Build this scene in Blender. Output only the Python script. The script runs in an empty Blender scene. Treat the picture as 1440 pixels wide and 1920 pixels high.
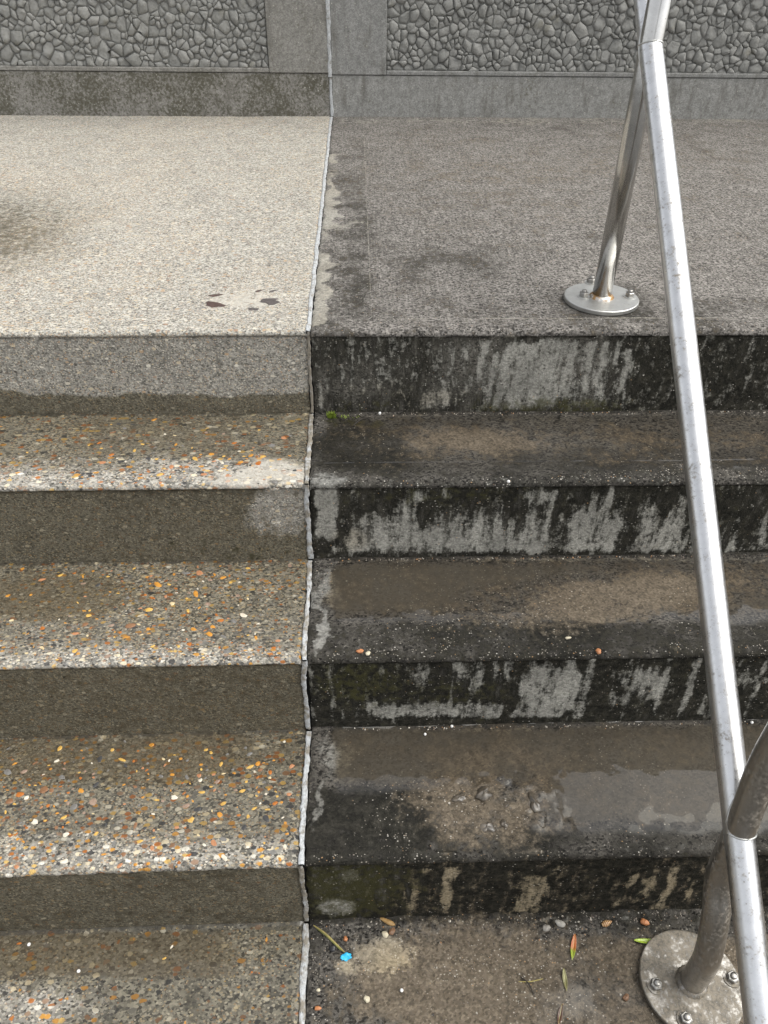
import bpy, math, random
import numpy as np
from mathutils import Vector, Matrix
random.seed(7)
RNG = np.random.default_rng(11)
scene = bpy.context.scene
COL = scene.collection

# ------------------------------------------------------------------ camera
F = 1444.65                                   # focal length in pixels of a 1440 x 1920 frame
CAM = np.array([0.0, -1.38679, 0.64698])
RT = np.array([0.99928361, -0.03558186, 0.01289203])
UP = np.array([0.01191897, 0.61920486, 0.78513902])
FW = np.array([0.03591951, 0.78442289, -0.61918536])
cd = bpy.data.cameras.new('camera')
cam = bpy.data.objects.new('camera', cd)
COL.objects.link(cam)
cd.sensor_fit = 'VERTICAL'
cd.sensor_height = 24.0
cd.sensor_width = 18.0
cd.lens = 24.0 * F / 1920.0
cd.clip_start = 0.02
cd.clip_end = 2000
m = Matrix.Identity(4)
for i in range(3):
    m[i][0], m[i][1], m[i][2], m[i][3] = RT[i], UP[i], -FW[i], CAM[i]
cam.matrix_world = m
scene.camera = cam
scene.render.resolution_x, scene.render.resolution_y = 768, 1024

# ------------------------------------------------------------------ sky, sun, exposure
SUN_EL, SUN_AZ = math.radians(58), math.radians(100)      # azimuth clockwise from +Y
world = bpy.data.worlds.new('World')
scene.world = world
world.use_nodes = True
wn = world.node_tree
wn.nodes.clear()
sky = wn.nodes.new('ShaderNodeTexSky')
sky.sky_type = 'NISHITA'
sky.sun_disc = False
sky.sun_elevation = SUN_EL
sky.sun_rotation = SUN_AZ
sky.air_density = 1.0
sky.dust_density = 4.0
sky.ozone_density = 1.0
hs = wn.nodes.new('ShaderNodeHueSaturation')
hs.inputs['Saturation'].default_value = 0.16             # cloud cover
bg = wn.nodes.new('ShaderNodeBackground')
bg.inputs['Strength'].default_value = 0.15
wo = wn.nodes.new('ShaderNodeOutputWorld')
wn.links.new(sky.outputs[0], hs.inputs['Color'])
wn.links.new(hs.outputs[0], bg.inputs['Color'])
wn.links.new(bg.outputs[0], wo.inputs['Surface'])
sd = bpy.data.lights.new('sun', 'SUN')
sd.energy = 0.85
sd.angle = math.radians(65)
sd.color = (1.0, 0.965, 0.83)
sun = bpy.data.objects.new('sun', sd)
COL.objects.link(sun)
sdir = Vector((math.sin(SUN_AZ) * math.cos(SUN_EL), math.cos(SUN_AZ) * math.cos(SUN_EL), math.sin(SUN_EL)))
sun.rotation_euler = sdir.to_track_quat('Z', 'Y').to_euler()
sun.location = (3, 1, 5)
vs = scene.view_settings
vs.view_transform = 'Standard'
vs.look = 'None'
vs.gamma = 1.0
vs.use_curve_mapping = False
vs.exposure = 0.95
scene.cycles.max_bounces = 6
scene.cycles.diffuse_bounces = 3
scene.cycles.glossy_bounces = 3

# ------------------------------------------------------------------ geometry of the stairs
NY = [0.0, -0.25264, -0.51494, -0.77486]                  # nosing lines
LZ = [0.0, -0.18087, -0.35887, -0.54078, -0.71992]        # landing, three treads, foot
WALL_Y = 1.9086
BAT = -0.0082
def xj(y): return -0.0882 + 0.0057 * y                    # the joint between the two castings
GAP = 0.0048

def project(P):
    d = np.asarray(P, float) - CAM
    w = d @ FW
    return 720 + F * (d @ RT) / w, 960 - F * (d @ UP) / w
def on_plane(u, v, axis, val):
    d = FW + RT * (u - 720) / F + UP * (960 - v) / F
    return CAM + d * (val - CAM[axis]) / d[axis]
def level_dz(side, i, x):
    """the two castings have settled unevenly"""
    x = np.asarray(x, float)
    if side == 'L':
        k = [0.0035, 0.0, 0.0, 0.0105, 0.0105][i]
        return -k * np.clip(-0.09 - x, 0, 0.8)
    k = [0.0, 0.001, 0.0028, 0.0056, 0.005][i]
    return k * np.clip((0.6 - x) / 0.69, 0, 1)
def spot(u, v, i, side='R', lift=0.0):
    """a point on tread i seen at photograph pixel (u, v)"""
    p = on_plane(u, v, 2, LZ[i])
    p = on_plane(u, v, 2, LZ[i] + float(level_dz(side, i, p[0])))
    return Vector((p[0], p[1], p[2] + lift))

# ------------------------------------------------------------------ numpy noise
_T = RNG.random((256, 256))
def vnoise(x, y, seed=0):
    x = np.asarray(x) + seed * 17.31
    y = np.asarray(y) + seed * 9.77
    xi = np.floor(x).astype(int); yi = np.floor(y).astype(int)
    fx = x - xi; fy = y - yi
    fx = fx * fx * (3 - 2 * fx); fy = fy * fy * (3 - 2 * fy)
    a = _T[xi & 255, yi & 255]; b = _T[(xi + 1) & 255, yi & 255]
    c = _T[xi & 255, (yi + 1) & 255]; d = _T[(xi + 1) & 255, (yi + 1) & 255]
    return (a * (1 - fx) + b * fx) * (1 - fy) + (c * (1 - fx) + d * fx) * fy
def fbm(x, y, seed=0, octv=4):
    s = 0; a = 0.5; n = 0
    for o in range(octv):
        s = s + a * vnoise(x * 2 ** o, y * 2 ** o, seed + o); n += a; a *= 0.5
    return s / n
def sstep(a, b, x):
    t = np.clip((x - a) / (b - a), 0, 1)
    return t * t * (3 - 2 * t)

# ------------------------------------------------------------------ object helpers
def link_mesh(name, me, mat=None, parent=None):
    o = bpy.data.objects.new(name, me)
    COL.objects.link(o)
    if mat is not None:
        for mm in (mat if isinstance(mat, (list, tuple)) else [mat]):
            me.materials.append(mm)
    if parent is not None:
        o.parent = parent
        o.matrix_parent_inverse = Matrix.Translation(parent.location).inverted() if parent.type == 'EMPTY' else Matrix.Identity(4)
    return o
def mesh(name, verts, faces, smooth=True):
    me = bpy.data.meshes.new(name)
    me.from_pydata([tuple(v) for v in verts], [], faces)
    if smooth:
        me.polygons.foreach_set('use_smooth', [True] * len(me.polygons))
    me.update()
    return me
def empty(name, loc, label, cat=None, group=None, kind=None):
    o = bpy.data.objects.new(name, None)
    o.empty_display_size = 0.05
    COL.objects.link(o)
    o.location = loc
    return tag(o, label, cat, group, kind)
def tag(o, label=None, cat=None, group=None, kind=None):
    if label: o['label'] = label
    if cat: o['category'] = cat
    if group: o['group'] = group
    if kind: o['kind'] = kind
    return o
def grid_mesh(name, P, matidx=None, attrs=None, flip=False):
    """P: (rows, cols, 3) array of points"""
    R_, C_ = P.shape[:2]
    me = bpy.data.meshes.new(name)
    me.vertices.add(R_ * C_)
    me.vertices.foreach_set('co', P.reshape(-1).astype(np.float32))
    idx = np.arange(R_ * C_).reshape(R_, C_)
    a, b, c, d = idx[:-1, :-1], idx[:-1, 1:], idx[1:, 1:], idx[1:, :-1]
    q = np.stack([a, b, c, d] if not flip else [d, c, b, a], -1).reshape(-1, 4)
    n = len(q)
    me.loops.add(n * 4)
    me.loops.foreach_set('vertex_index', q.reshape(-1).astype(np.int32))
    me.polygons.add(n)
    me.polygons.foreach_set('loop_start', np.arange(0, n * 4, 4, dtype=np.int32))
    me.polygons.foreach_set('loop_total', np.full(n, 4, np.int32))
    me.polygons.foreach_set('use_smooth', np.ones(n, bool))
    if matidx is not None:
        me.polygons.foreach_set('material_index', matidx.reshape(-1).astype(np.int32))
    me.update(calc_edges=True)
    if attrs:
        for k, A in attrs.items():
            at = me.attributes.new(k, 'FLOAT_COLOR', 'POINT')
            at.data.foreach_set('color', np.concatenate([A.reshape(-1, 3), np.ones((R_ * C_, 1))], 1).reshape(-1).astype(np.float32))
    return me

# ------------------------------------------------------------------ shader helpers
class G:
    def __init__(s, name):
        s.mat = bpy.data.materials.new(name)
        s.mat.use_nodes = True
        s.t = s.mat.node_tree
        s.t.nodes.clear()
        s.out = s.t.nodes.new('ShaderNodeOutputMaterial')
    def node(s, typ, ins=None, **props):
        n = s.t.nodes.new(typ)
        for k, v in props.items(): setattr(n, k, v)
        for k, v in (ins or {}).items(): s.set(n.inputs[k], v)
        return n
    def set(s, sock, v):
        if isinstance(v, bpy.types.NodeSocket): s.t.links.new(v, sock)
        elif isinstance(v, (tuple, list)) and sock.type == 'RGBA' and len(v) == 3: sock.default_value = (*v, 1)
        else: sock.default_value = v
    def pos(s): return s.node('ShaderNodeNewGeometry').outputs['Position']
    def objc(s): return s.node('ShaderNodeTexCoord').outputs['Object']
    def scale(s, v, xyz): return s.node('ShaderNodeVectorMath', {0: v, 1: xyz}, operation='MULTIPLY').outputs[0]
    def noise(s, v, sc, det=4, rough=0.55, dist=0.0):
        return s.node('ShaderNodeTexNoise', {'Vector': v, 'Scale': sc, 'Detail': det, 'Roughness': rough, 'Distortion': dist}).outputs[0]
    def voro(s, v, sc, feature='F1', rnd=1.0):
        n = s.node('ShaderNodeTexVoronoi', {'Vector': v, 'Scale': sc, 'Randomness': rnd}, feature=feature)
        return n.outputs['Distance'], (n.outputs['Color'] if feature != 'DISTANCE_TO_EDGE' else None)
    def m(s, op, a, b=0.0, c=0.0, clamp=False):
        n = s.node('ShaderNodeMath', {0: a, 1: b, 2: c}, operation=op); n.use_clamp = clamp
        return n.outputs[0]
    def rng(s, x, a, b, c=0.0, d=1.0, smooth=True):
        return s.node('ShaderNodeMapRange', {'Value': x, 'From Min': a, 'From Max': b, 'To Min': c, 'To Max': d},
                      interpolation_type='SMOOTHSTEP' if smooth else 'LINEAR').outputs[0]
    def mix(s, f, a, b, blend='MIX'):
        n = s.node('ShaderNodeMix', {}, data_type='RGBA', blend_type=blend)
        s.set(n.inputs[0], f); s.set(n.inputs[6], a); s.set(n.inputs[7], b)
        return n.outputs[2]
    def sep(s, c):
        n = s.node('ShaderNodeSeparateColor', {0: c}); return n.outputs
    def attr(s, name):
        return s.sep(s.node('ShaderNodeAttribute', attribute_name=name).outputs['Color'])
    def ramp(s, f, stops, const=False):
        n = s.node('ShaderNodeValToRGB', {0: f})
        r = n.color_ramp
        r.interpolation = 'CONSTANT' if const else 'LINEAR'
        while len(r.elements) < len(stops): r.elements.new(0.5)
        for e, (p, c) in zip(r.elements, stops):
            e.position = p; e.color = (*c, 1)
        return n.outputs[0]
    def ragged(s, mask, noise, amt, soft=0.08):
        """a soft mask turned into a ragged patch"""
        return s.rng(s.m('ADD', mask, s.m('MULTIPLY', s.m('SUBTRACT', noise, 0.5), amt)), 0.5 - soft, 0.5 + soft)
    def bsdf(s, **ins):
        b = s.node('ShaderNodeBsdfPrincipled')
        for k, v in ins.items(): s.set(b.inputs[k.replace('_', ' ')], v)
        s.t.links.new(b.outputs[0], s.out.inputs[0])
        return b
    def bump(s, h, strength=0.5, dist=0.002):
        return s.node('ShaderNodeBump', {'Height': h, 'Strength': strength, 'Distance': dist}).outputs[0]

AGG = [(0.0, (0.40, 0.14, 0.03)), (0.14, (0.52, 0.26, 0.05)), (0.29, (0.58, 0.39, 0.13)), (0.40, (0.66, 0.58, 0.43)),
       (0.54, (0.20, 0.195, 0.185)), (0.64, (0.05, 0.05, 0.052)), (0.74, (0.26, 0.14, 0.075)), (0.83, (0.70, 0.67, 0.60)),
       (0.92, (0.30, 0.20, 0.14))]
AGG_DULL = [(0.0, (0.42, 0.30, 0.19)), (0.15, (0.50, 0.42, 0.30)), (0.35, (0.56, 0.51, 0.42)), (0.55, (0.30, 0.28, 0.25)),
            (0.68, (0.14, 0.125, 0.11)), (0.78, (0.62, 0.58, 0.50)), (0.92, (0.33, 0.22, 0.15))]

def grain(g, P, c, scale_, sx, amt):
    """salt and pepper sand grains: every little cell has its own tone"""
    d, k = g.voro(g.scale(P, (sx, 1.0, 1.0)), scale_)
    kk = g.sep(k)
    t = g.rng(kk[0], 0, 1, 1 - amt, 1 + amt, smooth=False)
    return g.mix(1.0, c, g.node('ShaderNodeCombineColor', {0: t, 1: t, 2: t}).outputs[0], 'MULTIPLY'), d, kk
def contrast(g, n, amt=3.0):
    return g.m('MULTIPLY_ADD', g.m('SUBTRACT', n, 0.5), amt, 0.5)

def concrete_left(name, dry_a, dry_b, palette, cell=125.0, big=1.0, sand=0.4, coat=0.9):
    """attributes: m1 = wet, dark stain, pale / m2 = brown silt and painted riser reflections, green, aggregate density"""
    g = G(name)
    P = g.pos()
    wet, dark, pale = g.attr('m1')[:3]
    mud, alg, grit = g.attr('m2')[:3]
    nlo, nmid, nhi = contrast(g, g.noise(P, 10, 3), 2.2), contrast(g, g.noise(P, 60, 5, 0.65), 2.4), g.noise(P, 420, 2, 0.7)
    wetf = g.rng(g.m('ADD', wet, g.m('MULTIPLY', g.m('SUBTRACT', nmid, 0.5), 0.5)), 0.2, 0.8)
    c = g.mix(g.rng(nmid, 0, 1), dry_a, dry_b)
    c = g.mix(g.m('MULTIPLY', g.rng(nlo, 0.3, 1.0), 0.30), c, tuple(x * 0.62 for x in dry_a))
    # fine sand grains
    c, d2, k2 = grain(g, P, c, cell * 2.5, 0.75, sand)
    f2 = g.m('MULTIPLY', g.rng(d2, 0.60, 0.35), g.m('LESS_THAN', k2[2], g.m('MULTIPLY', grit, 0.55)))
    c = g.mix(g.m('MULTIPLY', f2, 0.85), c, g.ramp(k2[1], AGG_DULL, True))
    # pebbles of a few millimetres
    d1, c1 = g.voro(g.scale(P, (0.70, 1.05, 1.0)), cell)
    k1 = g.sep(c1)
    dd = g.m('ADD', d1, g.m('MULTIPLY', g.m('SUBTRACT', nhi, 0.5), 0.5))
    f1 = g.m('MULTIPLY', g.rng(dd, g.m('MULTIPLY_ADD', k1[2], 0.40, 0.22), g.m('MULTIPLY_ADD', k1[2], 0.40, 0.12)),
             g.m('LESS_THAN', k1[0], g.m('MULTIPLY', grit, g.m('MULTIPLY', g.rng(nlo, 0, 1, 0.7, 1.2), 0.55 * big))))
    c = g.mix(g.m('MULTIPLY', f1, 0.92), c, g.ramp(k1[1], palette, True))
    c = g.mix(g.m('MULTIPLY', g.ragged(pale, nmid, 0.7, 0.3), 0.55), c, (0.52, 0.49, 0.43))
    c = g.mix(g.m('MULTIPLY', g.ragged(mud, nmid, 0.7, 0.35), 0.55), c, (0.15, 0.118, 0.075))
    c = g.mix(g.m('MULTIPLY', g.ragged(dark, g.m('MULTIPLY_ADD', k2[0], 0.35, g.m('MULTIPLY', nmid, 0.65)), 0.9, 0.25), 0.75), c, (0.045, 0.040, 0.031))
    c = g.mix(g.m('MULTIPLY', g.ragged(alg, nmid, 0.9, 0.2), 0.7), c, (0.07, 0.07, 0.03))
    # open pores
    dp, cp = g.voro(g.scale(P, (0.75, 1.0, 1.0)), 82)
    kp = g.sep(cp)
    pore = g.m('MULTIPLY', g.rng(g.m('ADD', dp, g.m('MULTIPLY', g.m('SUBTRACT', nhi, 0.5), 0.25)), g.m('MULTIPLY_ADD', kp[1], 0.20, 0.07), 0.03), g.m('LESS_THAN', kp[0], 0.55))
    c = g.mix(g.m('MULTIPLY', pore, 0.9), c, (0.030, 0.027, 0.022))
    c = g.mix(wetf, c, g.mix(1.0, c, (0.455, 0.432, 0.365), 'MULTIPLY'))
    h = g.m('ADD', nhi, g.m('MULTIPLY', nmid, 0.25))
    g.bsdf(Base_Color=c, Roughness=g.rng(wetf, 0, 1, 0.88, 0.5), Specular_IOR_Level=0.15,
           Normal=g.bump(h, 0.8, 0.0028), Coat_Weight=g.m('MULTIPLY', g.rng(wetf, 0.25, 0.9), coat),
           Coat_Roughness=g.rng(nmid, 0.0, 1.0, 0.04, 0.16), Coat_IOR=1.4)
    return g.mat

def concrete_right(name, base_a, base_b, streak=False, brush=False, speck=1.0, pale_c=(0.27, 0.265, 0.245), sand=0.35, coat=1.0):
    g = G(name)
    P = g.pos()
    wet, dark, pale = g.attr('m1')[:3]
    mud, alg, grit = g.attr('m2')[:3]
    nlo, nmid, nhi = contrast(g, g.noise(P, 12, 3), 2.2), contrast(g, g.noise(P, 70, 5, 0.66), 2.4), g.noise(P, 420, 2, 0.7)
    if streak:
        ns = contrast(g, g.noise(g.scale(P, (1.0, 1.0, 0.22)), 75, 4, 0.62, 0.2), 2.6)
        edge = g.m('ADD', g.m('MULTIPLY', ns, 0.55), g.m('MULTIPLY', nmid, 0.45))
    else:
        edge = g.m('ADD', g.m('MULTIPLY', nmid, 0.6), g.m('MULTIPLY', nlo, 0.4))
    wetf = g.rng(g.m('ADD', wet, g.m('MULTIPLY', g.m('SUBTRACT', nmid, 0.5), 0.22)), 0.1, 0.95)
    c = g.mix(g.rng(nmid, 0, 1), base_a, base_b)
    c = g.mix(g.m('MULTIPLY', g.rng(nlo, 0.2, 1.0), 0.40), c, tuple(x * 0.58 for x in base_a))
    if brush:
        nb1 = g.noise(g.scale(P, (1.0, 0.05, 1.0)), 260, 2, 0.6)
        c = g.mix(g.m('MULTIPLY', g.rng(nb1, 0.50, 0.66), 0.22), c, tuple(x * 1.75 for x in base_b))
        c = g.mix(g.m('MULTIPLY', g.rng(nb1, 0.46, 0.34), 0.25), c, tuple(x * 0.5 for x in base_a))
    c, d2, k2 = grain(g, P, c, 330, 0.8, sand)
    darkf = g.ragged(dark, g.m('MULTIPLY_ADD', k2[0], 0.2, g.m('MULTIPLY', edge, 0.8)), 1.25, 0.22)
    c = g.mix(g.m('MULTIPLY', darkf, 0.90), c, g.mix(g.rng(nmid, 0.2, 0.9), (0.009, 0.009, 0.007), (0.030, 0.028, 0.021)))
    mudf = g.ragged(g.m('MULTIPLY', mud, 0.3) if streak else mud, edge, 1.0, 0.28)
    tg = g.rng(k2[1], 0, 1, 0.6, 1.4, smooth=False)
    mc = g.mix(1.0, g.mix(g.rng(nmid, 0, 1), (0.105, 0.085, 0.061), (0.178, 0.146, 0.108)), g.node('ShaderNodeCombineColor', {0: tg, 1: tg, 2: tg}).outputs[0], 'MULTIPLY')
    c = g.mix(g.m('MULTIPLY', mudf, 0.82), c, mc)
    palef = g.ragged(pale, g.m('MULTIPLY_ADD', k2[1], 0.12, g.m('MULTIPLY', edge, 0.88)), 1.5 if streak else 1.1, 0.30 if streak else 0.22)
    pc = g.mix(g.rng(nlo, 0.0, 1.0), pale_c, tuple(x * 0.66 for x in pale_c))
    pc = g.mix(g.m('MULTIPLY', mud, 0.9, clamp=True), pc, (0.33, 0.265, 0.165))
    pc = g.mix(1.0, pc, g.node('ShaderNodeCombineColor', {0: g.rng(k2[0], 0, 1, 0.72, 1.2), 1: g.rng(k2[0], 0, 1, 0.72, 1.2), 2: g.rng(k2[0], 0, 1, 0.72, 1.2)}).outputs[0], 'MULTIPLY')
    c = g.mix(g.m('MULTIPLY', palef, 0.92), c, pc)
    algf = g.m('MULTIPLY', g.ragged(alg, nmid, 0.8, 0.25), 0.7)
    c = g.mix(algf, c, (0.052, 0.050, 0.018))
    # light grains, in drifts
    drift = g.rng(nlo, 0.1, 0.9, 0.35, 1.5)
    f2 = g.m('MULTIPLY', g.rng(d2, g.m('MULTIPLY_ADD', k2[1], 0.35, 0.2), 0.12), g.m('LESS_THAN', k2[2], g.m('MULTIPLY', g.m('MULTIPLY', grit, drift), 0.26 * speck)))
    c = g.mix(g.m('MULTIPLY', f2, 0.85), c, g.ramp(k2[0], [(0, (0.30, 0.27, 0.23)), (0.4, (0.40, 0.37, 0.32)), (0.7, (0.60, 0.57, 0.52)), (0.9, (0.40, 0.25, 0.13))], True))
    dp, cp = g.voro(g.scale(P, (0.85, 1.0, 1.0)), 62)
    kp = g.sep(cp)
    pore = g.m('MULTIPLY', g.rng(g.m('ADD', dp, g.m('MULTIPLY', g.m('SUBTRACT', nhi, 0.5), 0.3)), g.m('MULTIPLY_ADD', kp[1], 0.15, 0.05), 0.02), g.m('LESS_THAN', kp[0], 0.38))
    c = g.mix(g.m('MULTIPLY', pore, 0.8), c, (0.02, 0.019, 0.017))
    big_ = g.m('MULTIPLY', g.rng(dp, g.m('MULTIPLY_ADD', kp[1], 0.10, 0.05), 0.03), g.m('GREATER_THAN', kp[0], g.m('SUBTRACT', 1.0, g.m('MULTIPLY', g.m('MULTIPLY', grit, drift), 0.16 * speck))))
    c = g.mix(g.m('MULTIPLY', big_, 0.85), c, g.ramp(kp[2], [(0, (0.5, 0.46, 0.4)), (0.5, (0.32, 0.22, 0.14)), (0.7, (0.62, 0.58, 0.52))], True))
    c = g.mix(wetf, c, g.mix(1.0, c, (0.56, 0.53, 0.48), 'MULTIPLY'))
    c = g.mix(g.rng(wet, 0.95, 1.25, 0.0, 0.62), c, (0.052, 0.044, 0.032))
    h = g.m('ADD', nhi, g.m('MULTIPLY', nmid, 0.3))
    g.bsdf(Base_Color=c, Roughness=g.rng(wetf, 0, 1, 0.9, 0.5), Specular_IOR_Level=0.06 if streak else 0.15,
           Normal=g.bump(h, g.rng(wet, 0.2, 1.2, 0.85, 0.15), 0.0028),
           Coat_Weight=g.m('MULTIPLY', g.rng(wetf, 0.3, 0.9), coat), Coat_Roughness=g.rng(g.m('SUBTRACT', wetf, g.m('MULTIPLY', nmid, 0.25)), 0.2, 0.8, 0.26, 0.025), Coat_IOR=1.45)
    return g.mat

M = {}
M['L_landing'] = concrete_left('pale exposed aggregate concrete', (0.290, 0.278, 0.246), (0.385, 0.370, 0.332), AGG_DULL, 155, 0.5, 0.66)
M['L_tread'] = concrete_left('aggregate tread concrete', (0.21, 0.20, 0.178), (0.30, 0.287, 0.256), AGG, 122, 1.25, 0.75)
M['L_riser'] = concrete_left('riser concrete', (0.22, 0.209, 0.183), (0.30, 0.287, 0.254), AGG_DULL, 165, 0.45, 0.55, coat=0.12)
M['R_landing'] = concrete_right('brushed grey concrete', (0.135, 0.126, 0.115), (0.195, 0.182, 0.167), brush=True, speck=0.7, pale_c=(0.36, 0.35, 0.315), sand=0.8)
M['R_tread'] = concrete_right('weathered tread concrete', (0.056, 0.052, 0.046), (0.098, 0.091, 0.081), sand=0.85)
M['R_riser'] = concrete_right('streaked riser concrete', (0.085, 0.080, 0.069), (0.145, 0.136, 0.118), streak=True, speck=0.6, pale_c=(0.385, 0.375, 0.335), sand=0.7, coat=0.10)

# ------------------------------------------------------------------ stain layout (photograph pixels -> surface masks)
def blob(U, V, cu, cv, ru, rv, ang=0.0, soft=0.5):
    a = math.radians(ang)
    x = (U - cu) * math.cos(a) + (V - cv) * math.sin(a)
    y = -(U - cu) * math.sin(a) + (V - cv) * math.cos(a)
    d = np.sqrt((x / ru) ** 2 + (y / rv) ** 2)
    return 1 - sstep(1 - soft, 1 + soft, d)
def band(U, V, u0, u1, v0, v1, su=15.0, sv=6.0):
    return sstep(u0 - su, u0 + su, U) * (1 - sstep(u1 - su, u1 + su, U)) * sstep(v0 - sv, v0 + sv, V) * (1 - sstep(v1 - sv, v1 + sv, V))
def mx(*a):
    r = a[0]
    for b in a[1:]: r = np.maximum(r, b)
    return r

def paint(side, i, kind, U, V, X, Y, Z):
    """returns wet, dark, pale, mud, green, grit on surface i"""
    n = fbm(X * 9, (Y + Z) * 9, 3)
    sx_ = 10.0 if kind == 'riser' else 26.0
    U = U + (fbm(X * 26, (Y + Z) * 26, 61) - 0.5) * 2.2 * sx_
    V = V + (fbm(X * 26, (Y + Z) * 26, 67) - 0.5) * (14.0 if kind == 'riser' else 22.0)
    z = np.zeros_like(U)
    wet, dark, pale, mud, alg, grit = z.copy(), z.copy(), z.copy(), z.copy(), z.copy(), z.copy()
    if side == 'L':
        if kind == 'landing':
            grit += 1.0
            wet = mx(blob(U, V, -60, 445, 260, 95, -8, 0.9) * 0.58, band(U, V, -900, 620, 205, 226, 30, 8) * 0.25)
            mud = blob(U, V, 0, 440, 120, 55, 0, 0.6) * 0.5
            pale = blob(U, V, 455, 562, 70, 20, 0, 0.8) * 0.75
            grit = grit * (0.85 + 0.3 * n)
            dark = np.clip(fbm(X * 3, Y * 3, 58) - 0.5, 0, 1) * 0.8 + band(U, V, -900, 620, 205, 235, 30, 12) * 0.22
            pale = mx(pale, np.clip(fbm(X * 4, Y * 4, 59) - 0.45, 0, 1) * 0.8)
        elif kind == 'tread':
            grit += [0, 0.95, 1.05, 1.0, 0.6][i]
            if i == 1:
                wet = mx(band(U, V, -900, 900, 760, 868, 30, 22) * 0.85, band(U, V, -900, 330, 760, 890, 120, 20) * 0.6)
                pale = mx(blob(U, V, 505, 890, 110, 26, -8, 0.6) * 0.9, band(U, V, -900, 600, 895, 930, 20, 8) * 0.35)
                mud = band(U, V, 120, 480, 775, 850, 80, 20) * 0.45
            if i == 2:
                wet = mx(0.75 + z, blob(U, V, 60, 1115, 260, 60, 0, 0.6) * 1.0) - band(U, V, -900, 900, 1215, 1300, 30, 25) * 0.45
                mud = mx(blob(U, V, 90, 1120, 170, 48, 0, 0.5) * 0.75, band(U, V, -900, 900, 1050, 1075, 30, 8) * 0.3)
                pale = band(U, V, -900, 600, 1235, 1262, 20, 8) * 0.25
            if i == 3:
                wet = 0.9 - band(U, V, -900, 900, 1560, 1700, 30, 40) * 0.5
                mud = band(U, V, -900, 420, 1370, 1470, 90, 18) * 0.75 + band(U, V, 300, 600, 1370, 1440, 90, 18) * 0.5  # brown silt, with the riser's dark reflection painted in along the back
                pale = band(U, V, -900, 600, 1610, 1655, 20, 12) * 0.3
            if i == 4:
                wet = 0.85 - blob(U, V, 30, 1890, 130, 40, 0, 0.7) * 0.5
                mud = band(U, V, -900, 450, 1745, 1835, 60, 10) * 0.85  # silt band also paints in the lowest riser's dark mirror image
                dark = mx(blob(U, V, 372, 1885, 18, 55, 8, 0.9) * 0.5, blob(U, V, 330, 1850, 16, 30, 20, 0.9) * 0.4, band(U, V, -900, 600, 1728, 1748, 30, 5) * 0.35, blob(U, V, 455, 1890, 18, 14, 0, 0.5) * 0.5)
                pale = blob(U, V, 30, 1895, 110, 30, 0, 0.7) * 0.35
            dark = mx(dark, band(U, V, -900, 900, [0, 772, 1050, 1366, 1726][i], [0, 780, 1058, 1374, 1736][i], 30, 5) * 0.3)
        else:
            grit += 0.6
            if i == 0:
                edge = 732 + 10 * np.sin(U / 130.0) + 14 * sstep(330, 420, U)
                wet = sstep(-7, 7, V - edge) * 0.95
                dark = sstep(-5, 25, V - edge) * 0.28 + blob(U, V, 410, 680, 6, 16, -20, 0.5) * 0.6
                mud = sstep(0, 25, V - edge) * 0.2
            if i == 1:
                wet = 0.9 - mx(blob(U, V, 525, 960, 60, 42, 0, 0.5), blob(U, V, 545, 935, 60, 25, 0, 0.4)) * 0.75
                dark = 0.05 + 0.3 * n + band(U, V, -900, 600, 912, 926, 30, 4) * 0.2
                alg = band(U, V, 300, 580, 1010, 1050, 40, 10) * 0.3
                mud = 0.3 + z
            if i == 2:
                wet = 0.9 + z
                dark = 0.05 + 0.3 * n
                mud = 0.45 + z
            if i == 3:
                wet = 0.95 + z
                dark = 0.12 + 0.3 * n + band(U, V, -900, 600, 1700, 1755, 30, 15) * 0.12
                mud = 0.35 + z
    else:
        if kind == 'landing':
            grit += 0.35
            tl = (np.abs((X - xj(Y) - GAP) - 0.118) < 0.0012) * (0.25 + 0.6 * n)
            tl = mx(tl, (np.abs(Y - 0.052) < 0.0025) * (X > 0.03) * (0.25 + 0.6 * n))
            border = ((X - xj(Y) - GAP) < 0.118) * 1.0
            pale = mx(tl, blob(U, V, 628, 300, 12, 8, 0, 0.5), blob(U, V, 614, 385, 17, 62, 0, 0.5), blob(U, V, 648, 421, 26, 7, 0, 0.6) * 0.55,
                      blob(U, V, 603, 520, 18, 62, 0, 0.5), blob(U, V, 596, 580, 17, 28, 0, 0.5), band(U, V, 640, 1440, 224, 231, 20, 3) * 0.5) * 0.95
            dark = mx(blob(U, V, 860, 490, 130, 35, 0, 0.8) * 0.32, band(U, V, 640, 700, 420, 600, 20, 60) * 0.30, band(U, V, 620, 2000, 560, 612, 40, 30) * 0.22, border * 0.18)
            mud = 0.30 * fbm(X * 5, Y * 5, 55) + blob(U, V, 1000, 330, 420, 90, 0, 0.9) * 0.15
            dark = dark + np.clip(fbm(X * 3.5, Y * 3.5, 57) - 0.45, 0, 1) * 1.0 + 0.10 * sstep(300, 560, V) + blob(U, V, 1128, 560, 84, 36, 0, 0.4) * 0.18
            wet = band(U, V, 620, 720, 430, 600, 20, 60) * 0.2
            grit = grit + band(U, V, 590, 2000, 590, 640, 20, 10) * 0.5
        elif kind == 'tread':
            grit += 0.42
            nose = [0, 911, 1239, 1616, 1990][i] - (U - 620) * 0.012
            top = [0, 776, 1046, 1360, 1722][i] - (U - 620) * 0.008
            grit = grit + sstep(-32, -12, V - nose) * (0.5 + 0.6 * n) * (i < 4)
            dark = 0.16 + 0.2 * n + sstep(-70, -60, V - nose) * 0.22 * (i < 4)
            grit = grit * (0.6 + 0.8 * fbm(X * 14, Y * 14, 77))
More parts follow.
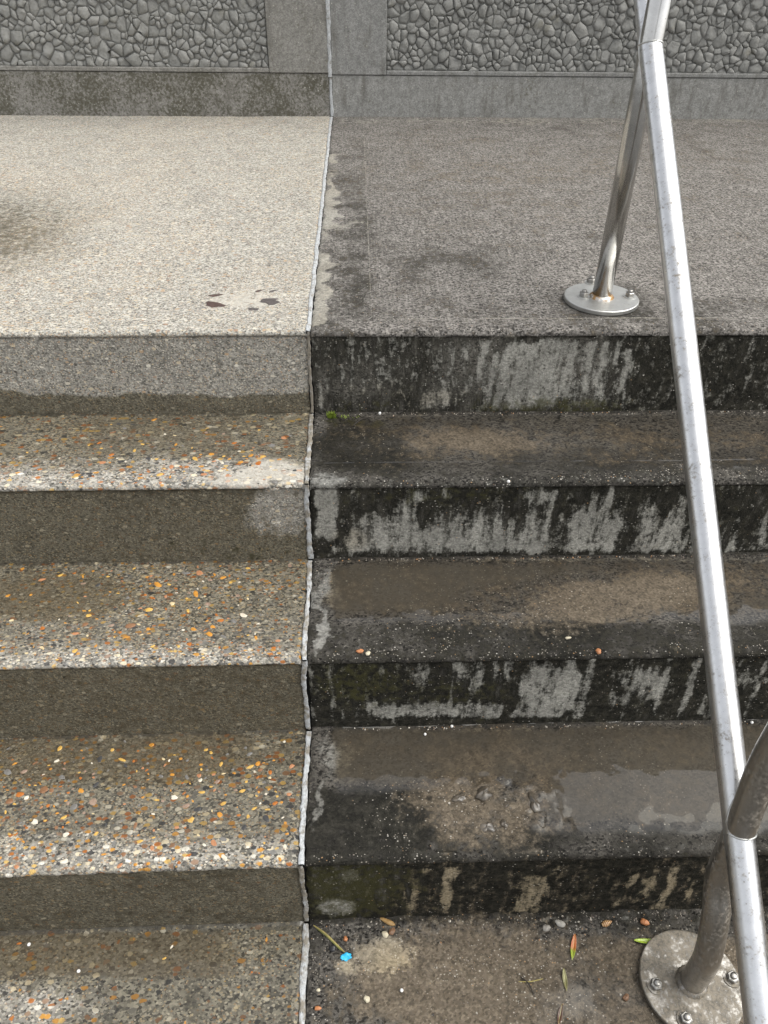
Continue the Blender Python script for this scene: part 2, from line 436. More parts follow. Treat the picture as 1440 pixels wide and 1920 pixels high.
            if i == 1:
                dark = mx(dark, blob(U, V, 680, 845, 110, 55, 0, 0.5) * 0.72, band(U, V, 1100, 2600, 780, 880, 120, 30) * 0.30, blob(U, V, 640, 790, 50, 10, 0, 0.5) * 0.5)
                dr_ = fbm(X * 7, Y * 34, 62)
                mud = mx(blob(U, V, 880, 828, 230, 36, 2, 0.9) * (0.25 + 0.85 * dr_), band(U, V, 700, 2000, 785, 870, 90, 25) * (0.05 + 0.65 * dr_))
                alg = blob(U, V, 680, 790, 90, 10, 0, 0.7) * 0.4
                wet = band(U, V, 600, 2600, 770, 885, 20, 25) * 0.85 - blob(U, V, 880, 835, 200, 30, 0, 0.9) * 0.4
                pale = blob(U, V, 605, 893, 34, 20, 0, 0.9) * 0.46 + sstep(-20, -8, V - nose) * 0.25
            if i == 2:
                pud = band(U, V, 625, 2600, 1046, 1160, 10, 26)
                dry = np.clip(blob(U, V, 1170, 1118, 250, 44, -6, 0.8) * (0.5 + 0.9 * fbm(X * 14, Y * 22, 66)), 0, 1)
                wet = np.clip(pud - dry * 0.85, 0, 1) * 0.95 + 0.30
                dark = mx(dark * 1.2, pud * (1 - dry) * 0.44)
                mud = mx(dry * 0.95, pud * 0.40)
                pale = mx(blob(U, V, 612, 1100, 34, 34, 0, 0.9) * 0.6, blob(U, V, 598, 1170, 9, 60, 0, 0.5) * 0.8, band(U, V, 640, 2000, 1044, 1050, 20, 2) * 0.45)
            if i == 3:
                pud = mx(band(U, V, 620, 2600, 1358, 1475, 10, 24), band(U, V, 1000, 2600, 1358, 1545, 40, 30))
                mf = fbm(X * 24, Y * 24, 64)
                dry = np.clip(mx(blob(U, V, 890, 1515, 115, 75, 14, 0.8) * (0.45 + 1.0 * mf), blob(U, V, 930, 1430, 170, 70, 0, 0.8) * (0.3 + 0.7 * mf), blob(U, V, 1000, 1500, 70, 50, 0, 0.8) * (0.3 + 0.8 * mf)), 0, 1)
                wet = np.clip(pud - dry * 0.45, 0, 1) * 1.0 + 0.45 - blob(U, V, 870, 1535, 70, 45, 0, 0.9) * 0.3
                dark = mx(dark * 1.2, band(U, V, 570, 815, 1475, 1640, 30, 15) * 0.78, blob(U, V, 700, 1440, 110, 30, 0, 0.5) * 0.45)
                mud = mx(dry * 0.95, pud * 0.42, blob(U, V, 1040, 1530, 80, 30, 0, 0.6) * 0.5)
                pale = mx(blob(U, V, 618, 1420, 40, 60, -30, 0.9) * 0.58, blob(U, V, 592, 1500, 8, 60, 0, 0.5) * 0.5)
            if i == 4:
                mud = mx(blob(U, V, 880, 1850, 240, 115, 0, 0.6) * 1.0, band(U, V, 1000, 2600, 1750, 2200, 60, 20) * 0.68)
                dark = mx(blob(U, V, 640, 1850, 60, 75, 0, 0.6) * 0.42, blob(U, V, 1135, 1790, 42, 38, 20, 0.5) * 0.6, blob(U, V, 1100, 1880, 90, 45, 0, 0.7) * 0.5,
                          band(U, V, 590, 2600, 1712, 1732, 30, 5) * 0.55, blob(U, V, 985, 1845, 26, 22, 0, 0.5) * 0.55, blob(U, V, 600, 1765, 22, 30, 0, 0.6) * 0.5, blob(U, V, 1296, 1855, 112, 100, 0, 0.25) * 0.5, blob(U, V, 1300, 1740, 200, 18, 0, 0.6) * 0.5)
                pale = mx(blob(U, V, 720, 1790, 58, 38, 5, 0.8) * 0.72, blob(U, V, 648, 1812, 36, 20, 10, 0.8) * 0.68, blob(U, V, 1270, 1742, 60, 8, 0, 0.5) * 0.3)
                mud = mx(mud, pale)
                wet = 0.12 + blob(U, V, 1110, 1880, 110, 50, 0, 0.9) * 0.35 + 0.35 * n - pale * 0.5
                grit = grit + 0.35
        else:
            grit += 0.45
            if i == 0:
                drip = vnoise(X * 30, X * 0, 91) * 0.6 + vnoise(X * 80, X * 0, 92) * 0.4
                dark = 0.30 + 0.45 * n + band(U, V, 1150, 2600, 600, 800, 60, 20) * 0.36 + band(U, V, 600, 830, 600, 720, 30, 30) * 0.08 + band(U, V, 600, 2600, 740, 790, 20, 10) * 0.1
                st = z
                for cu, w, v0, v1 in [(900, 7, 640, 720), (925, 6, 660, 760), (948, 9, 640, 770), (978, 20, 640, 770), (1010, 15, 635, 765), (1040, 16, 640, 770), (1068, 9, 640, 750), (1096, 8, 640, 740), (1122, 8, 642, 735), (1148, 5, 640, 690), (1172, 8, 650, 735)]:
                    st = mx(st, (1 - sstep(w * 0.5, w * 1.6, np.abs(U - cu + (V - 700) * 0.22))) * sstep(v0 - 8, v0 + 8, V) * (1 - sstep(v1 - 14, v1 + 10, V)))
                pale = mx(st * 0.76, band(U, V, 800, 1180, 645, 770, 50, 15) * (0.12 + 0.44 * drip), blob(U, V, 815, 750, 30, 22, 0, 0.5) * 0.62, blob(U, V, 602, 730, 10, 45, 0, 0.5) * 0.55, blob(U, V, 705, 690, 90, 60, 0, 0.9) * 0.30, 0.12 + z)
                alg = mx(band(U, V, 870, 1180, 745, 775, 60, 12) * 0.55, band(U, V, 600, 760, 750, 776, 40, 8) * 0.35, blob(U, V, 1000, 755, 200, 15, 0, 0.6) * 0.3)
                mud = blob(U, V, 740, 745, 120, 25, 0, 0.6) * 0.3
            if i == 1:
                dark = 0.62 + 0.35 * n
                lo = sstep(930, 1015, V + 26 * np.sin(U / 38.0) + 18 * np.sin(U / 17.0 + 1.3))
                drip = vnoise(X * 24, X * 0, 93) * 0.6 + vnoise(X * 62, X * 0, 94) * 0.4
                lo = sstep(0.2, 0.95, (V - 905) / 135.0 * 1.25 + (drip - 0.5) * 1.1)
                pale = mx(lo * band(U, V, 650, 1300, 900, 1100, 40, 5) * 0.66, band(U, V, 590, 634, 910, 1010, 8, 10) * 0.78, lo * band(U, V, 1290, 2600, 900, 1100, 10, 5) * 0.42,
                          blob(U, V, 1005, 935, 28, 18, 0, 0.6) * 0.55, blob(U, V, 1045, 930, 26, 16, 0, 0.6) * 0.60, blob(U, V, 1140, 940, 12, 34, 8, 0.6) * 0.62, blob(U, V, 793, 928, 12, 14, 0, 0.6) * 0.6, blob(U, V, 830, 924, 8, 8, 0, 0.6) * 0.55)
                for cu, w in [(1050, 12), (1180, 14)]:
                    pale = pale * (1 - 0.65 * (1 - sstep(w * 0.6, w * 1.7, np.abs(U - cu + (V - 980) * 0.18))))
                pale = pale * (1 - 0.7 * sstep(1030, 1040, V))
                alg = 0.2 * n + blob(U, V, 860, 925, 160, 20, 0, 0.8) * 0.30
                mud = blob(U, V, 660, 1010, 30, 20, 0, 0.5) * 0.3
            if i == 2:
                dark = 0.74 + 0.3 * n
                pale = mx(blob(U, V, 1032, 1295, 62, 50, -12, 0.3) * 0.74, blob(U, V, 1218, 1282, 40, 30, -10, 0.4) * 0.70, band(U, V, 690, 960, 1318, 1350, 30, 12) * 0.62,
                          blob(U, V, 860, 1262, 16, 20, 10, 0.6) * 0.6, blob(U, V, 888, 1275, 14, 26, 10, 0.6) * 0.55, blob(U, V, 925, 1258, 9, 26, 12, 0.6) * 0.55, blob(U, V, 955, 1255, 8, 26, 12, 0.6) * 0.6,
                          blob(U, V, 1175, 1275, 14, 16, 20, 0.6) * 0.58, blob(U, V, 1160, 1310, 20, 14, 0, 0.6) * 0.5, blob(U, V, 1410, 1270, 26, 20, -20, 0.6) * 0.5, blob(U, V, 790, 1272, 18, 30, 0, 0.7) * 0.38, sstep(0.55, 0.8, vnoise(X * 58, X * 0, 95) * 0.65 + vnoise(X * 140, X * 0, 96) * 0.35) * 0.45,
                          band(U, V, 950, 1060, 1325, 1348, 20, 8) * 0.7, blob(U, V, 705, 1330, 25, 18, 0, 0.6) * 0.5, blob(U, V, 745, 1268, 6, 20, 0, 0.6) * 0.4)
                pale = pale * (1 - 0.9 * (1 - sstep(7, 14, np.abs(U - 958 + (V - 1300) * 0.15))) * sstep(1275, 1295, V)) * (1 - 0.8 * sstep(1343, 1350, V + (U - 900) * 0.006))
                alg = mx(blob(U, V, 670, 1280, 100, 45, 0, 0.7) * 0.5, 0.15 * n, blob(U, V, 860, 1300, 120, 30, 0, 0.8) * 0.35)
            if i == 3:
                dark = 0.90 + 0.2 * n - blob(U, V, 650, 1660, 110, 60, 0, 0.9) * 0.45
                sl = lambda cu, w, v0, v1, k: (1 - sstep(w * 0.5, w * 1.6, np.abs(U - cu + (V - 1660) * k))) * sstep(v0 - 6, v0 + 6, V) * (1 - sstep(v1 - 10, v1 + 8, V))
                pale = mx(blob(U, V, 630, 1700, 32, 15, 0, 0.5) * 0.74, blob(U, V, 655, 1640, 20, 14, 0, 0.6) * 0.52, sl(842, 12, 1625, 1705, 0.18) * 0.58, sl(1000, 26, 1640, 1720, 0.35) * 0.54, sl(1035, 8, 1620, 1650, 0.2) * 0.5,
                          sl(1255, 9, 1622, 1715, 0.5) * 0.60, sl(1215, 11, 1645, 1690, 0.4) * 0.52, sl(1180, 9, 1635, 1665, 0.5) * 0.58, sl(1292, 6, 1645, 1690, 0.4) * 0.52, sl(795, 6, 1625, 1640, 0.1) * 0.55, sl(775, 14, 1670, 1705, 0.1) * 0.42, sl(1165, 5, 1685, 1710, 0.3) * 0.48)
                alg = blob(U, V, 655, 1660, 110, 60, 0, 0.9) * 0.6 + 0.2 * n
                mud = 0.85 * sstep(640, 780, U)
                wet = 0.4 + z
            if i in (1, 2): wet = 0.2 + z
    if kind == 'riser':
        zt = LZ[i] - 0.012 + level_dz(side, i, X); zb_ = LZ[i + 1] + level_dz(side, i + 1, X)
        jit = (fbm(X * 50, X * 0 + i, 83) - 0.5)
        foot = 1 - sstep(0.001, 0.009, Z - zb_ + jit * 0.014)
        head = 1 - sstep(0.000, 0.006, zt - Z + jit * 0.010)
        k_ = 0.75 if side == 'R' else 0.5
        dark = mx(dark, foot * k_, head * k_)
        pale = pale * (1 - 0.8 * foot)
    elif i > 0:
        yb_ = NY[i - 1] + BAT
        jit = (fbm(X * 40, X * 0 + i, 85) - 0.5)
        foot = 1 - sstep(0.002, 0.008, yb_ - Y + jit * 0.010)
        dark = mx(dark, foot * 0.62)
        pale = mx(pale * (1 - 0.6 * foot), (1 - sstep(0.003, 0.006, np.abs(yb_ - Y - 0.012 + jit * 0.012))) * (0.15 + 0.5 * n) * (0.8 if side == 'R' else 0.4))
    f = lambda a: np.clip(a, 0, 1.3)
    return np.stack([f(wet), f(dark), f(pale)], -1), np.stack([f(mud), f(alg), f(grit)], -1)

# ------------------------------------------------------------------ stair castings
def cols(side, fine_to, far, step=0.005):
    n = int(abs(fine_to) / step)
    a = np.linspace(0, fine_to, n)
    b = np.linspace(fine_to, far, 14)[1:]
    d = np.concatenate([[0.0, 0.0015, 0.003], a[1:], b])
    return np.sort(d)                                     # distance from the joint
def build_surface(name, side, prof, dists, tag_i, mats, parent, kinds, rid):
    """prof: list of (y, z, level index, kind); joint side gets a skirt into the gap"""
    sg = -1 if side == 'L' else 1
    py = np.array([p[0] for p in prof]); pz = np.array([p[1] for p in prof])
    lev = np.array([p[2] for p in prof]); kd = [p[3] for p in prof]
    D, Yg = np.meshgrid(dists, py)
    Zg = np.repeat(pz[:, None], len(dists), 1)
    X = xj(Yg) + sg * (GAP + D)
    # wandering, chipped joint edge
    w = (fbm(Yg * 60 + Zg * 60, Yg * 0 + 3.1 + sg, 5) - 0.5) * 0.006
    X = X + w * np.exp(-D / 0.006)
    for L in set(lev):
        r = lev == L
        Zg[r] += level_dz(side, L, X[r])
    # gentle unevenness + nosing wear
    und = (fbm(X * 4, Yg * 4 + Zg * 4, 8 + rid) - 0.5) * 0.003 + (fbm(X * 30, (Yg + Zg) * 30, 21 + rid) - 0.5) * 0.0014
    nosew = np.array([1.0 if k == 'nose' else 0.0 for k in kd])[:, None]
    chip = (np.clip(fbm(X * 45, Yg * 0 + rid, 31) - 0.55, 0, 1) * 0.022 + np.clip(fbm(X * 150, Yg * 120 + Zg * 120 + rid, 33, 2) - 0.45, 0, 1) * 0.004) * nosew
    up = np.array([0.0 if k == 'riser' else 1.0 for k in kd])[:, None]
    Zg = Zg + und * up - chip * 0.6 - (1 - sstep(0, 0.006, D)) * 0.0025 * up
    Yg = Yg - und * (1 - up) + chip * 0.8 + (1 - sstep(0, 0.006, D)) * 0.0025 * (1 - up)
    if side == 'R' and tag_i[0] == 3:
        U, V = project(np.stack([X, Yg, Zg], -1))
        q = mx(blob(U, V, 920, 1510, 110, 55, 0, 0.6), blob(U, V, 1000, 1500, 50, 30, 0, 0.6))
        Zg = Zg + up * q * (np.clip(fbm(X * 55, Yg * 55, 71) - 0.35, 0, 1) * 0.016 + 0.001)
    if side == 'R' and tag_i[0] == 4:
        U, V = project(np.stack([X, Yg, Zg], -1))
        q = mx(blob(U, V, 720, 1790, 60, 38, 5, 0.4), blob(U, V, 648, 1812, 36, 20, 10, 0.4))
        Zg = Zg + up * q * (0.0015 + np.clip(fbm(X * 90, Yg * 90, 73) - 0.3, 0, 1) * 0.006)
        q = band(U, V, 640, 1500, 1700, 1745, 40, 10)
        Zg = Zg + up * q * np.clip(fbm(X * 60, Yg * 60, 75) - 0.4, 0, 1) * 0.018
    P = np.stack([X, Yg, Zg], -1)
    U, V = project(P)
    m1 = np.zeros(P.shape); m2 = np.zeros(P.shape)
    ti, ri = tag_i
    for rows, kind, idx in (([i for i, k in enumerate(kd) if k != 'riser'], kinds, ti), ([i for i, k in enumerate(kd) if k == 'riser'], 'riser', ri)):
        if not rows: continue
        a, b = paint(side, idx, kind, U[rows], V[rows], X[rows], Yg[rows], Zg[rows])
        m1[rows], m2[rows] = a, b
    # skirt into the joint
    sk = P[:, :1].copy(); sk[..., 1] += 0.03; sk[..., 2] -= 0.03; sk[..., 0] -= sg * 0.001
    P = np.concatenate([sk, P], 1)
    m1 = np.concatenate([m1[:, :1], m1], 1); m2 = np.concatenate([m2[:, :1], m2], 1)
    mi = np.zeros((P.shape[0] - 1, P.shape[1] - 1), int)
    for i in range(P.shape[0] - 1):
        if kd[i + 1] == 'riser': mi[i] = 1
    me = grid_mesh(name, P, mi if len(mats) > 1 else None, {'m1': m1, 'm2': m2}, flip=(side == 'R'))
    return link_mesh(name, me, mats, parent)
def nose_profile(y, z, lv, r, groove, und):
    """from the flat of the tread over the rounded nosing to the head of the riser"""
    p = []
    for a in np.linspace(0, 85, 8):
        t = math.radians(a)
        p.append((y + r - r * math.sin(t), z - r + r * math.cos(t), lv, 'nose'))
    p.append((y + 0.0005, z - r - 0.0015, lv, 'nose'))
    p.append((y + und, z - r - 0.003, lv, 'riser'))
    return p
def flat(y0, y1, z, lv, step, kind, groove=None):
    ys = list(np.arange(y0, y1, -step)) + [y1]
    if groove is not None:
        ys = [y for y in ys if abs(y - groove) > 0.0035] + [groove + 0.003, groove + 0.001, groove - 0.001, groove - 0.003]
        ys.sort(reverse=True)
    out = []
    for y in ys:
        dz = -0.0003 if groove is not None and abs(y - groove) < 0.0015 else 0.0
        out.append((y, z + dz, lv, kind))
    return out

flights = {}
for side in 'LR':
    r = 0.009 if side == 'L' else 0.012
    lab = ('pale exposed aggregate concrete stair flight left of the sealed joint' if side == 'L'
           else 'dark weathered concrete stair flight right of the joint, under the railing')
    fl = empty('stair_flight', (-0.6 if side == 'L' else 0.4, NY[3], LZ[4]), lab, kind='structure')
    flights[side] = fl
    d_land = cols(side, 1.25 if side == 'L' else 1.65, 3.2, 0.007)
    if side == 'R':
        tool = 0.118
        d_land = np.sort(np.concatenate([d_land[np.abs(d_land - tool) > 0.003], [tool - 0.002, tool, tool + 0.002]]))
    prof = flat(WALL_Y + 0.01, 0.0 + r, 0.0, 0, 0.007, 'flat', 0.052 if side == 'R' else None)[:-1]
    prof += nose_profile(0.0, 0.0, 0, r, None, 0.0035)
    zb, yb = LZ[1], NY[0] + BAT
    def riser(ytop, ztop, ybot, zbot, lv_top, lv_bot):
        k = 34; out = []
        for j in range(1, k + 1):
            t = j / k
            out.append((ytop + (ybot - ytop) * t, ztop + (zbot - ztop) * t, lv_top if t < 0.5 else lv_bot, 'riser'))
        return out
    o = build_surface('landing', side, prof + riser(0.0035, -r - 0.003, yb, zb - 0.004, 0, 1), d_land, (0, 0),
                      [M[side + '_landing'], M[side + '_riser']], fl, 'landing', 1 if side == 'L' else 2)
    for i in (1, 2, 3):
        y_in = NY[i - 1] + BAT + 0.004
        d = cols(side, 0.95 if side == 'L' else 1.15, 2.4, 0.0048)
        prof = [(y_in + 0.004, LZ[i] + 0.004, i, 'flat'), (y_in - 0.003, LZ[i] + 0.0025, i, 'flat'), (y_in - 0.008, LZ[i] + 0.0005, i, 'flat')]
        prof += flat(y_in - 0.012, NY[i] + r, LZ[i], i, 0.0048, 'flat', NY[i] + 0.062 if side == 'R' and i < 3 else None)[:-1]
        prof += nose_profile(NY[i], LZ[i], i, r, None, 0.0035)
        prof += riser(NY[i] + 0.0035, LZ[i] - r - 0.003, NY[i] + BAT, LZ[i + 1] - 0.004, i, i + 1)
        build_surface('step', side, prof, d, (i, i), [M[side + '_tread'], M[side + '_riser']], fl, 'tread', 3 * i + (0 if side == 'L' else 1))
    # foot of the stairs
    y_in = NY[3] + BAT + 0.004
    prof = [(y_in + 0.004, LZ[4] + 0.004, 4, 'flat'), (y_in - 0.003, LZ[4] + 0.0025, 4, 'flat'), (y_in - 0.008, LZ[4] + 0.0005, 4, 'flat')]
    prof += flat(y_in - 0.012, -1.15, LZ[4], 4, 0.0048, 'flat')
    prof += [(y, LZ[4], 4, 'flat') for y in (-1.3, -1.6, -2.0, -2.6)]
    o = build_surface('pavement', side, prof, cols(side, 0.75 if side == 'L' else 0.95, 2.4, 0.0048), (4, 4), [M[side + '_tread']], None, 'tread', 20 if side == 'L' else 24)
    tag(o, 'wet brown pavement with pebbles at the foot of the left flight' if side == 'L' else 'muddy brown pavement at the foot of the dark right flight', kind='structure')
    flights[side + 'p'] = o

# far ground
g = G('grey asphalt ground')
P = g.pos()
nn = g.noise(P, 40, 5)
g.bsdf(Base_Color=g.mix(nn, (0.05, 0.05, 0.05), (0.10, 0.097, 0.09)), Roughness=0.9, Normal=g.bump(g.noise(P, 150, 4), 0.5, 0.004))
gm = mesh('ground', [(-400, -400, -0.735), (400, -400, -0.735), (400, 400, -0.735), (-400, 400, -0.735)], [(0, 1, 2, 3)])
tag(link_mesh('ground', gm, g.mat), 'grey asphalt ground around the foot of the stairs', kind='structure')

# ------------------------------------------------------------------ wall with stone faced panels
def wall_mat(name, a, b, alg_c, alg, stain, blue=0.0, pits=0.3):
    g = G(name); P = g.pos()
    nlo, nmid, nhi = g.noise(P, 7, 5), g.noise(P, 45, 6, 0.62), g.noise(P, 260, 3, 0.65)
    c = g.mix(g.rng(nmid, 0.3, 0.7), a, b)
    c, _, _ = grain(g, P, c, 300, 0.9, 0.25)
    z = g.node('ShaderNodeSeparateXYZ', {0: P}).outputs[2]
    ns = g.noise(g.scale(P, (1, 1, 0.2)), 34, 5, 0.6)
    c = g.mix(g.m('MULTIPLY', g.rng(ns, 0.48, 0.72), stain), c, (0.10, 0.092, 0.078))
    na, nb_ = contrast(g, g.noise(P, 105, 4, 0.65), 2.6), contrast(g, g.noise(P, 8, 3), 2.0)
    sp = g.rng(g.m('ADD', na, g.m('MULTIPLY', g.m('SUBTRACT', nb_, 0.5), 0.8)), 1.0 - alg, 1.65 - alg)
    c = g.mix(g.m('MULTIPLY', sp, 0.78), c, alg_c)
    d, k = g.voro(P, 85)
    kk = g.sep(k)
    pit = g.m('MULTIPLY', g.rng(d, g.m('MULTIPLY_ADD', kk[1], 0.16, 0.05), 0.02), g.m('LESS_THAN', kk[0], pits))
    c = g.mix(g.m('MULTIPLY', pit, 0.85), c, (0.03, 0.03, 0.028))
    d, k = g.voro(P, 120)
    kk = g.sep(k)
    sp2 = g.m('MULTIPLY', g.rng(d, 0.30, 0.15), g.m('LESS_THAN', kk[0], 0.07))
    c = g.mix(g.m('MULTIPLY', sp2, 0.7), c, (0.5, 0.48, 0.42))
    h = g.m('SUBTRACT', g.m('ADD', g.m('MULTIPLY', nhi, 0.4), g.m('MULTIPLY', nmid, 0.5)), pit)
    g.bsdf(Base_Color=c, Roughness=0.88, Specular_IOR_Level=0.3, Normal=g.bump(h, 0.6, 0.002))
    return g.mat
M['plinth_L'] = wall_mat('algae spotted plinth concrete', (0.18, 0.172, 0.155), (0.26, 0.25, 0.23), (0.062, 0.058, 0.036), 0.82, 0.35, pits=0.6)
M['plinth_R'] = wall_mat('grey plinth concrete', (0.21, 0.208, 0.196), (0.285, 0.283, 0.268), (0.12, 0.112, 0.085), 0.36, 0.6, pits=0.55)
M['frame_L'] = wall_mat('smooth wall concrete', (0.19, 0.184, 0.168), (0.25, 0.243, 0.224), (0.13, 0.122, 0.095), 0.42, 0.5, pits=0.5)
M['frame_R'] = wall_mat('smooth blue grey wall concrete', (0.195, 0.195, 0.187), (0.255, 0.254, 0.243), (0.14, 0.134, 0.11), 0.36, 0.5, pits=0.5)
g = G('grey facing stone')
P = g.pos()
oi = g.node('ShaderNodeObjectInfo').outputs['Random']
n1, n2 = g.noise(P, 90, 5, 0.6), g.noise(P, 420, 3, 0.65)
c = g.mix(oi, (0.25, 0.25, 0.236), (0.315, 0.312, 0.295))
c = g.mix(g.m('MULTIPLY', g.rng(n1, 0.45, 0.7), 0.35), c, (0.16, 0.155, 0.135))
c = g.mix(g.m('MULTIPLY', g.rng(g.noise(P, 14, 3), 0.62, 0.72), 0.35), c, (0.15, 0.135, 0.085))
c = g.mix(g.m('MULTIPLY', g.rng(n2, 0.35, 0.75), 0.4), c, (0.5, 0.5, 0.5), 'OVERLAY')
g.bsdf(Base_Color=c, Roughness=0.85, Specular_IOR_Level=0.3, Normal=g.bump(g.m('ADD', n1, g.m('MULTIPLY', n2, 0.5)), 1.0, 0.005))
M['stone'] = g.mat
g = G('dark grey mortar')
P = g.pos()
n1 = g.noise(P, 120, 5)
g.bsdf(Base_Color=g.mix(n1, (0.15, 0.15, 0.14), (0.26, 0.26, 0.246)), Roughness=0.95, Normal=g.bump(n1, 0.8, 0.003))
M['mortar'] = g.mat

def box_mesh(name, x0, x1, y0, y1, z0, z1, bev=0.002, nx=1):
    import bmesh
    bm = bmesh.new()
    bmesh.ops.create_cube(bm, size=1.0)
    for v in bm.verts:
        v.co = Vector(((x0 + x1) / 2 + v.co.x * (x1 - x0), (y0 + y1) / 2 + v.co.y * (y1 - y0), (z0 + z1) / 2 + v.co.z * (z1 - z0)))
    if bev:
        bmesh.ops.bevel(bm, geom=bm.edges[:], offset=bev, segments=2, affect='EDGES', profile=0.5)
    me = bpy.data.meshes.new(name)
    bm.to_mesh(me); bm.free()
    return me
def chaikin(p):
    out = []
    for i in range(len(p)):
        a, b = p[i], p[(i + 1) % len(p)]
        out.append((a[0] * 0.83 + b[0] * 0.17, a[1] * 0.83 + b[1] * 0.17)); out.append((a[0] * 0.17 + b[0] * 0.83, a[1] * 0.17 + b[1] * 0.83))
    return out
def clip(poly, mx_, mz_, nx_, nz_):
    out = []
    for i in range(len(poly)):
        a, b = poly[i], poly[(i + 1) % len(poly)]
        da = (a[0] - mx_) * nx_ + (a[1] - mz_) * nz_
        db = (b[0] - mx_) * nx_ + (b[1] - mz_) * nz_
        if da <= 0: out.append(a)
        if (da < 0) != (db < 0) and da != db:
            t = da / (da - db); out.append((a[0] + (b[0] - a[0]) * t, a[1] + (b[1] - a[1]) * t))
    return out
def stone_cells(x0, x1, z0, z1, sp, rs):
    """irregular cells covering a panel"""
    pts = []; cell = sp; gridd = {}
    rad = sp * 0.60
    tries = int((x1 - x0) * (z1 - z0) / sp ** 2 * 22)
    for k in range(tries):
        x, z = rs.uniform(x0, x1), rs.uniform(z0, z1)
        rr = rad * rs.choice([0.5, 0.7, 0.9, 1.0, 1.15, 1.4])
        gi, gj = int(x / cell), int(z / cell); ok = True
        for a in range(gi - 2, gi + 3):
            for b in range(gj - 2, gj + 3):
                for q in gridd.get((a, b), ()):
                    if (q[0] - x) ** 2 + (q[1] - z) ** 2 < ((rr + q[2]) * 0.72) ** 2 * 1.35: ok = False; break
                if not ok: break
            if not ok: break
        if ok:
            gridd.setdefault((gi, gj), []).append((x, z, rr)); pts.append((x, z, rr))
    cells = []
    for (x, z, rr) in pts:
        gi, gj = int(x / cell), int(z / cell)
        poly = [(x0, z0), (x1, z0), (x1, z1), (x0, z1)]
        poly = [(min(max(a, x - 3 * sp), x + 3 * sp), min(max(b, z - 3 * sp), z + 3 * sp)) for a, b in poly]
        for a in range(gi - 3, gi + 4):
            for b in range(gj - 3, gj + 4):
                for q in gridd.get((a, b), ()):
                    if q[0] == x and q[1] == z: continue
                    dx, dz = q[0] - x, q[1] - z; L = math.hypot(dx, dz)
                    t = 0.5 * (L * L + rr * rr - q[2] * q[2]) / (L * L)          # power diagram
                    poly = clip(poly, x + dx * t, z + dz * t, dx / L, dz / L)
                    if len(poly) < 3: break
        if len(poly) >= 3:
            wp = []
            for (a, b) in poly:
                ed = min(1.0, max(0.0, min(a - x0, x1 - a, b - z0, z1 - b) / 0.012))
                wp.append((a + (float(vnoise(a * 38, b * 38, 101)) - 0.5) * 0.020 * ed, b + (float(vnoise(a * 38, b * 38, 103)) - 0.5) * 0.020 * ed))
            cells.append((x, z, wp))
    return cells
def stone_geo(x, z, poly, rs, y0):
    cx = sum(p[0] for p in poly) / len(poly); cz = sum(p[1] for p in poly) / len(poly)
    size = max(max(abs(p[0] - cx), abs(p[1] - cz)) for p in poly)
    gap = rs.uniform(-0.0008, 0.0018)
    k = max(0.3, 1 - gap / max(size * 0.75, 0.004))
    poly = [(cx + (p[0] - cx) * k * rs.uniform(0.86, 1.07), cz + (p[1] - cz) * k * rs.uniform(0.86, 1.07)) for p in poly]
    if len(poly) <= 6 and rs.random() < 0.75: poly = chaikin(poly)
    n = len(poly)
    h = rs.uniform(0.003, 0.0115) * min(1.0, 0.5 + size / 0.03); tx, tz = rs.uniform(-0.28, 0.28), rs.uniform(-0.28, 0.28)
    kk = rs.uniform(0.6, 0.82); ox, oz = rs.uniform(-0.1, 0.1) * size, rs.uniform(-0.1, 0.1) * size
    vs_ = [(p[0], y0 + 0.001, p[1]) for p in poly]
    vs_ += [(p[0] * 0.95 + cx * 0.05, y0 - h * rs.uniform(0.35, 0.75), p[1] * 0.95 + cz * 0.05) for p in poly]
    for p in poly:
        qx, qz = cx + (p[0] - cx) * kk + ox, cz + (p[1] - cz) * kk + oz
        vs_.append((qx, y0 - h * rs.uniform(0.88, 1.0) - (qx - cx) * tx - (qz - cz) * tz, qz))
    vs_.append((cx + ox, y0 - h * 1.06, cz + oz))
    fs = []
    for i in range(n):
        j = (i + 1) % n
        fs.append((i, j, n + j, n + i)); fs.append((n + i, n + j, 2 * n + j, 2 * n + i)); fs.append((2 * n + i, 2 * n + j, 3 * n))
    return vs_, fs
ZP = {'L': 0.1475, 'R': 0.1425}
WALL_TOP = 1.08
